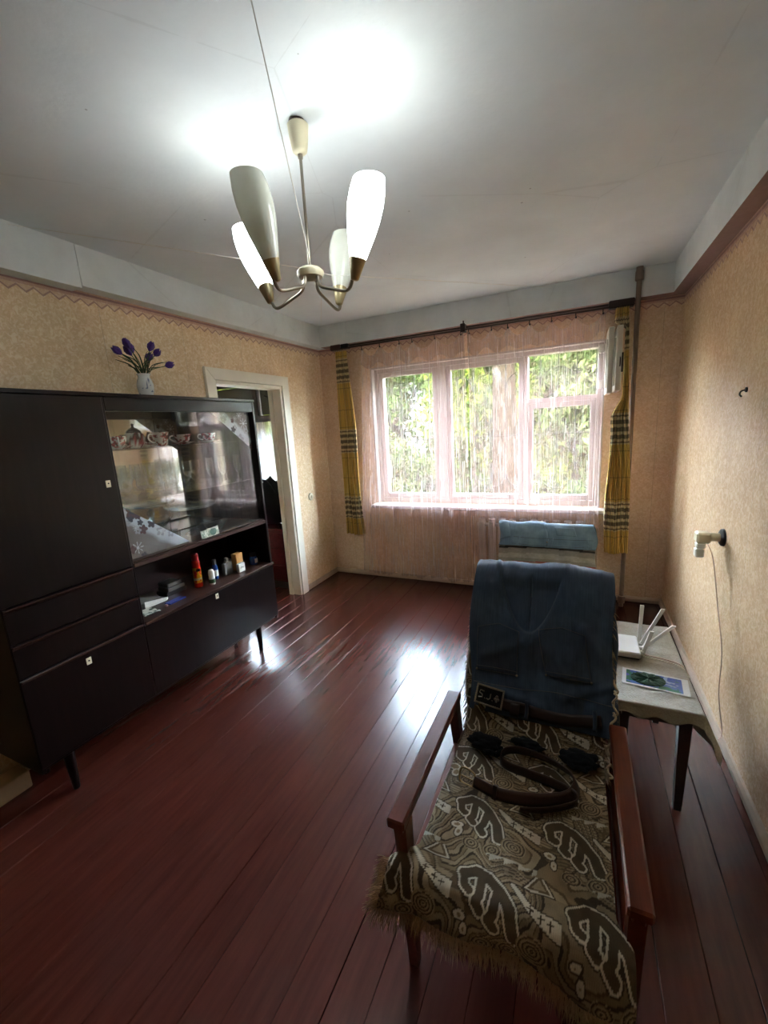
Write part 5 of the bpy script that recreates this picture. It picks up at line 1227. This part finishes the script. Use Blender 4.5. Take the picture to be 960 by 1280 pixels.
def lj_pt(s, x01, off=0.0):
    s, x01 = np.broadcast_arrays(np.asarray(s, float), np.asarray(x01, float))
    y = np.interp(s, QS, Q2[:, 0]); z = np.interp(s, QS, Q2[:, 1]); oy = np.interp(s, QS, -qz/ql); oz = np.interp(s, QS, qy/ql)
    e = .10*(1-x01)**6; x = -.435+.545*x01+.012*np.sin(s*30)
    d = off+.006+.010*fbm(x*11, s*14, 51)+.010*np.sin(x*14+s*8)**2*(x01 < .5); return np.stack([x, y+oy*d, z+oz*d-.0*e-.035*(1-sstep(.0, .14, x01))*(s < .12)*0], -1)
cloth('denim', lj_pt(np.linspace(.0, QS[-1], 70)[None, :], np.linspace(0, 1, 110)[:, None]), 'denim_light', lj, .006)
def lj_rib(name, mat, ps, px, w_, off, th):
    q = catmull(np.stack([ps, px], 1), 40); t = np.gradient(q, axis=0); t /= np.linalg.norm(t, axis=1)[:, None]; k = np.linspace(-1, 1, 4)[None, :]
    return cloth(name, lj_pt(q[:, 0:1]-t[:, 1:2]*k*w_/2, q[:, 1:2]+t[:, 0:1]*k*w_/2/.545, off), mat, lj, th)
lj_rib('waistband', 'denim_light', [.035, .030, .032, .036], [.14, .4, .7, .96], .040, .004, .003)
for xx in (.20, .55, .90): lj_rib('belt_loop', 'denim_light', [.008, .03, .06], [xx, xx, xx], .012, .009, .002)
for ps in (.055, .012): lj_rib('stitching', 'denim_thread', [ps, ps-.004, ps], [.14, .5, .96], .0016, .0085, .001)
MB().sphere(tuple(lj_pt(.032, .50, .010)), .006, 10, 6).build('button', 'nickel', lj, True)
n = 16; a = np.linspace(0, 1, n)[:, None]; b = np.linspace(0, 1, n)[None, :]
cloth('leg_fold', lj_pt(.03+.09*b+.02*a, .0+.10*a+0*b, .012+.012*np.sin(a*PI)), 'denim_light', lj, .004)
cloth('back_pocket', lj_pt(.075+.05*b+0*a, .60+.2*a+0*b, .005), 'denim_light', lj, .002)

# ------------------------------------------------------------------ coffee table, cloth, router, picture
TX0, TX1, TY0, TY1, TZ = .162, .425, 1.605, 2.285, .474
tb = thing('coffee_table', (.28, 1.95, 0), 'low dark wooden table with tapered legs between the armchair and the right wall', 'table')
MB().box(TX0, TX1, TY0, TY1, TZ-.022, TZ, .004).build('tabletop', 'table_wood', tb)
MB().box(TX0+.02, TX1-.02, TY0+.03, TY0+.045, TZ-.075, TZ-.0225).build('apron', 'table_wood', tb); MB().box(TX0+.02, TX1-.02, TY1-.045, TY1-.03, TZ-.075, TZ-.0225).build('apron', 'table_wood', tb)
for yy in (1.69, 2.20):
    for xx in (TX0+.03, TX1-.032): MB().beam((xx, yy+(-.0 if yy < 2 else .01), 0), (xx, yy, TZ-.0225), .026, .026, .044, .044).build('leg', 'table_wood', tb)
nu, nv = 110, 170
a = np.linspace(TX0-.0, TX1+.155, nu)[:, None]; b = np.linspace(TY0-.040, TY1+.03, nv)[None, :]
ea = np.maximum(0, a-TX1-.003); eb = np.maximum(0, TY0-.003-b); ec = np.maximum(0, b-TY1-.003)
scal = .018*np.sin(a*31+.5)**2
ea = np.minimum(ea, .045+.11*(1-sstep(1.69, 1.80, b))); X = np.minimum(a, TX1+.003)+ea*.05+ea*.22*(1-sstep(TY0, TY0+.12, b))+0*b; Y_ = b+eb*.72-ec*.7+0*a
hang = sstep(TY0+.02, TY0+.12, b)
Z_ = TZ+.004-ea*.93*(1-.15*hang)-(eb*.9)-(ec*.9)-np.where(eb > 0, scal*eb/.04, 0)+.003*fbm(a*20, b*20, 61)+.002*np.sin(b*60)*(ea <= 0)*np.exp(-((a-.33)/.06)**2)
X = X+np.where(ea > 0, .018*np.sin(b*24+1)*np.clip(ea/.12, 0, 1), 0)
# the long hem is cut to a wavy edge, longest at the near corner
tc = cloth('tablecloth', np.stack([X+0*b, Y_+0*a, Z_], 2), 'tablecloth_linen', None, .0015); tag(tc, 'greyish patterned tablecloth draped over the low table', 'tablecloth')
TT = TZ+.0095
rt = thing('wifi_router', (.21, 2.02, TT), 'white internet router with four aerials on the tablecloth', 'router')
def rbox(name, mat, x0, x1, y0, y1, z0, z1, c=.006): return MB().box(x0, x1, y0, y1, z0, z1, c).build(name, mat, rt)
rbox('body', 'white_plastic', .145, .272, 1.905, 2.075, TT+.008, TT+.034); rbox('base', 'black_plastic', .152, .268, 1.912, 2.070, TT, TT+.009, .003)
for (x0, y0, x1, y1, z1, ) in ((.278, 2.045, .283, 2.055, .205), (.282, 2.02, .362, 2.05, .200), (.284, 1.985, .400, 2.02, .140), (.282, 1.945, .312, 1.96, .130)):
    MB().tube([(x0-.012, y0, TT+.022), (x0+.004, y0, TT+.022)], .008, 10).build('aerial_joint', 'white_plastic', rt, True)
    MB().beam((x0, y0, TT+.020), (x1, y1, TT+z1-.012), .013, .010, .015, .010).build('aerial', 'white_plastic', rt)
for k in range(2): MB().tube(catmull([(.274, 1.93+.02*k, TT+.02), (.30, 1.925+.02*k, TT+.012), (.36, 1.93+.02*k, TT+.003), (.415, 1.90+.02*k, TT+.004), (.44, 1.89+.02*k, TT-.03)], 24), .0024, 6).build('lead', 'cable_pink' if k else 'cream_plastic', rt, True)
n = 120; a = np.linspace(0, 1, n)[:, None]; b = np.linspace(0, 1, n)[None, :]
ang = -.10; ca, sa = math.cos(ang), math.sin(ang); px, py = (a-.5)*.222, (b-.5)*.115
X = .302+ca*px-sa*py; Y_ = 1.765+sa*px+ca*py; Z_ = TT+.0015+0*a+0*b
col = np.ones((n, n, 3))*np.array(lin((222, 222, 218))); inn = ((a > .06) & (a < .90) & (b > .08) & (b < .92))
skyc = np.array(lin((92, 122, 176)))*(1-b[..., None])+np.array(lin((64, 84, 150)))*b[..., None]+0*a[..., None]; col = np.where(inn[..., None], skyc, col)
f = fbm(a*6+0*b, b*5+0*a, 71); col = np.where((inn & (f > .58))[..., None], np.array(lin((58, 110, 90))), col); col = np.where((inn & (f < .34))[..., None], np.array(lin((150, 170, 200))), col)
o = link_mesh('picture_card', np.stack([X, Y_, Z_], 2), grid_faces(n, n), 'gloss_print', None, False, col); md = o.modifiers.new('t', 'SOLIDIFY'); md.thickness = .0012
tag(o, 'glossy picture card with a white border lying on the tablecloth', 'picture')
T = thing('knitted_coaster', (.283, 1.765, TT+.002), 'round dark green knitted coaster lying on the picture card', 'coaster')
mb = MB().lathe([(.001, .0045), (.012, .006), (.024, .0045), (.036, .006), (.048, .0045), (.053, .003), (.053, .0008), (.001, .0008)], .280, 1.768, TT+.002, 40, 1.12, .84); mb.v = [(x, y, z+.0018*math.sin(math.atan2(y-1.768, x-.28)*22)*(z > TT+.004)) for x, y, z in mb.v]
mb.build('knit', 'green_knit', T, True)
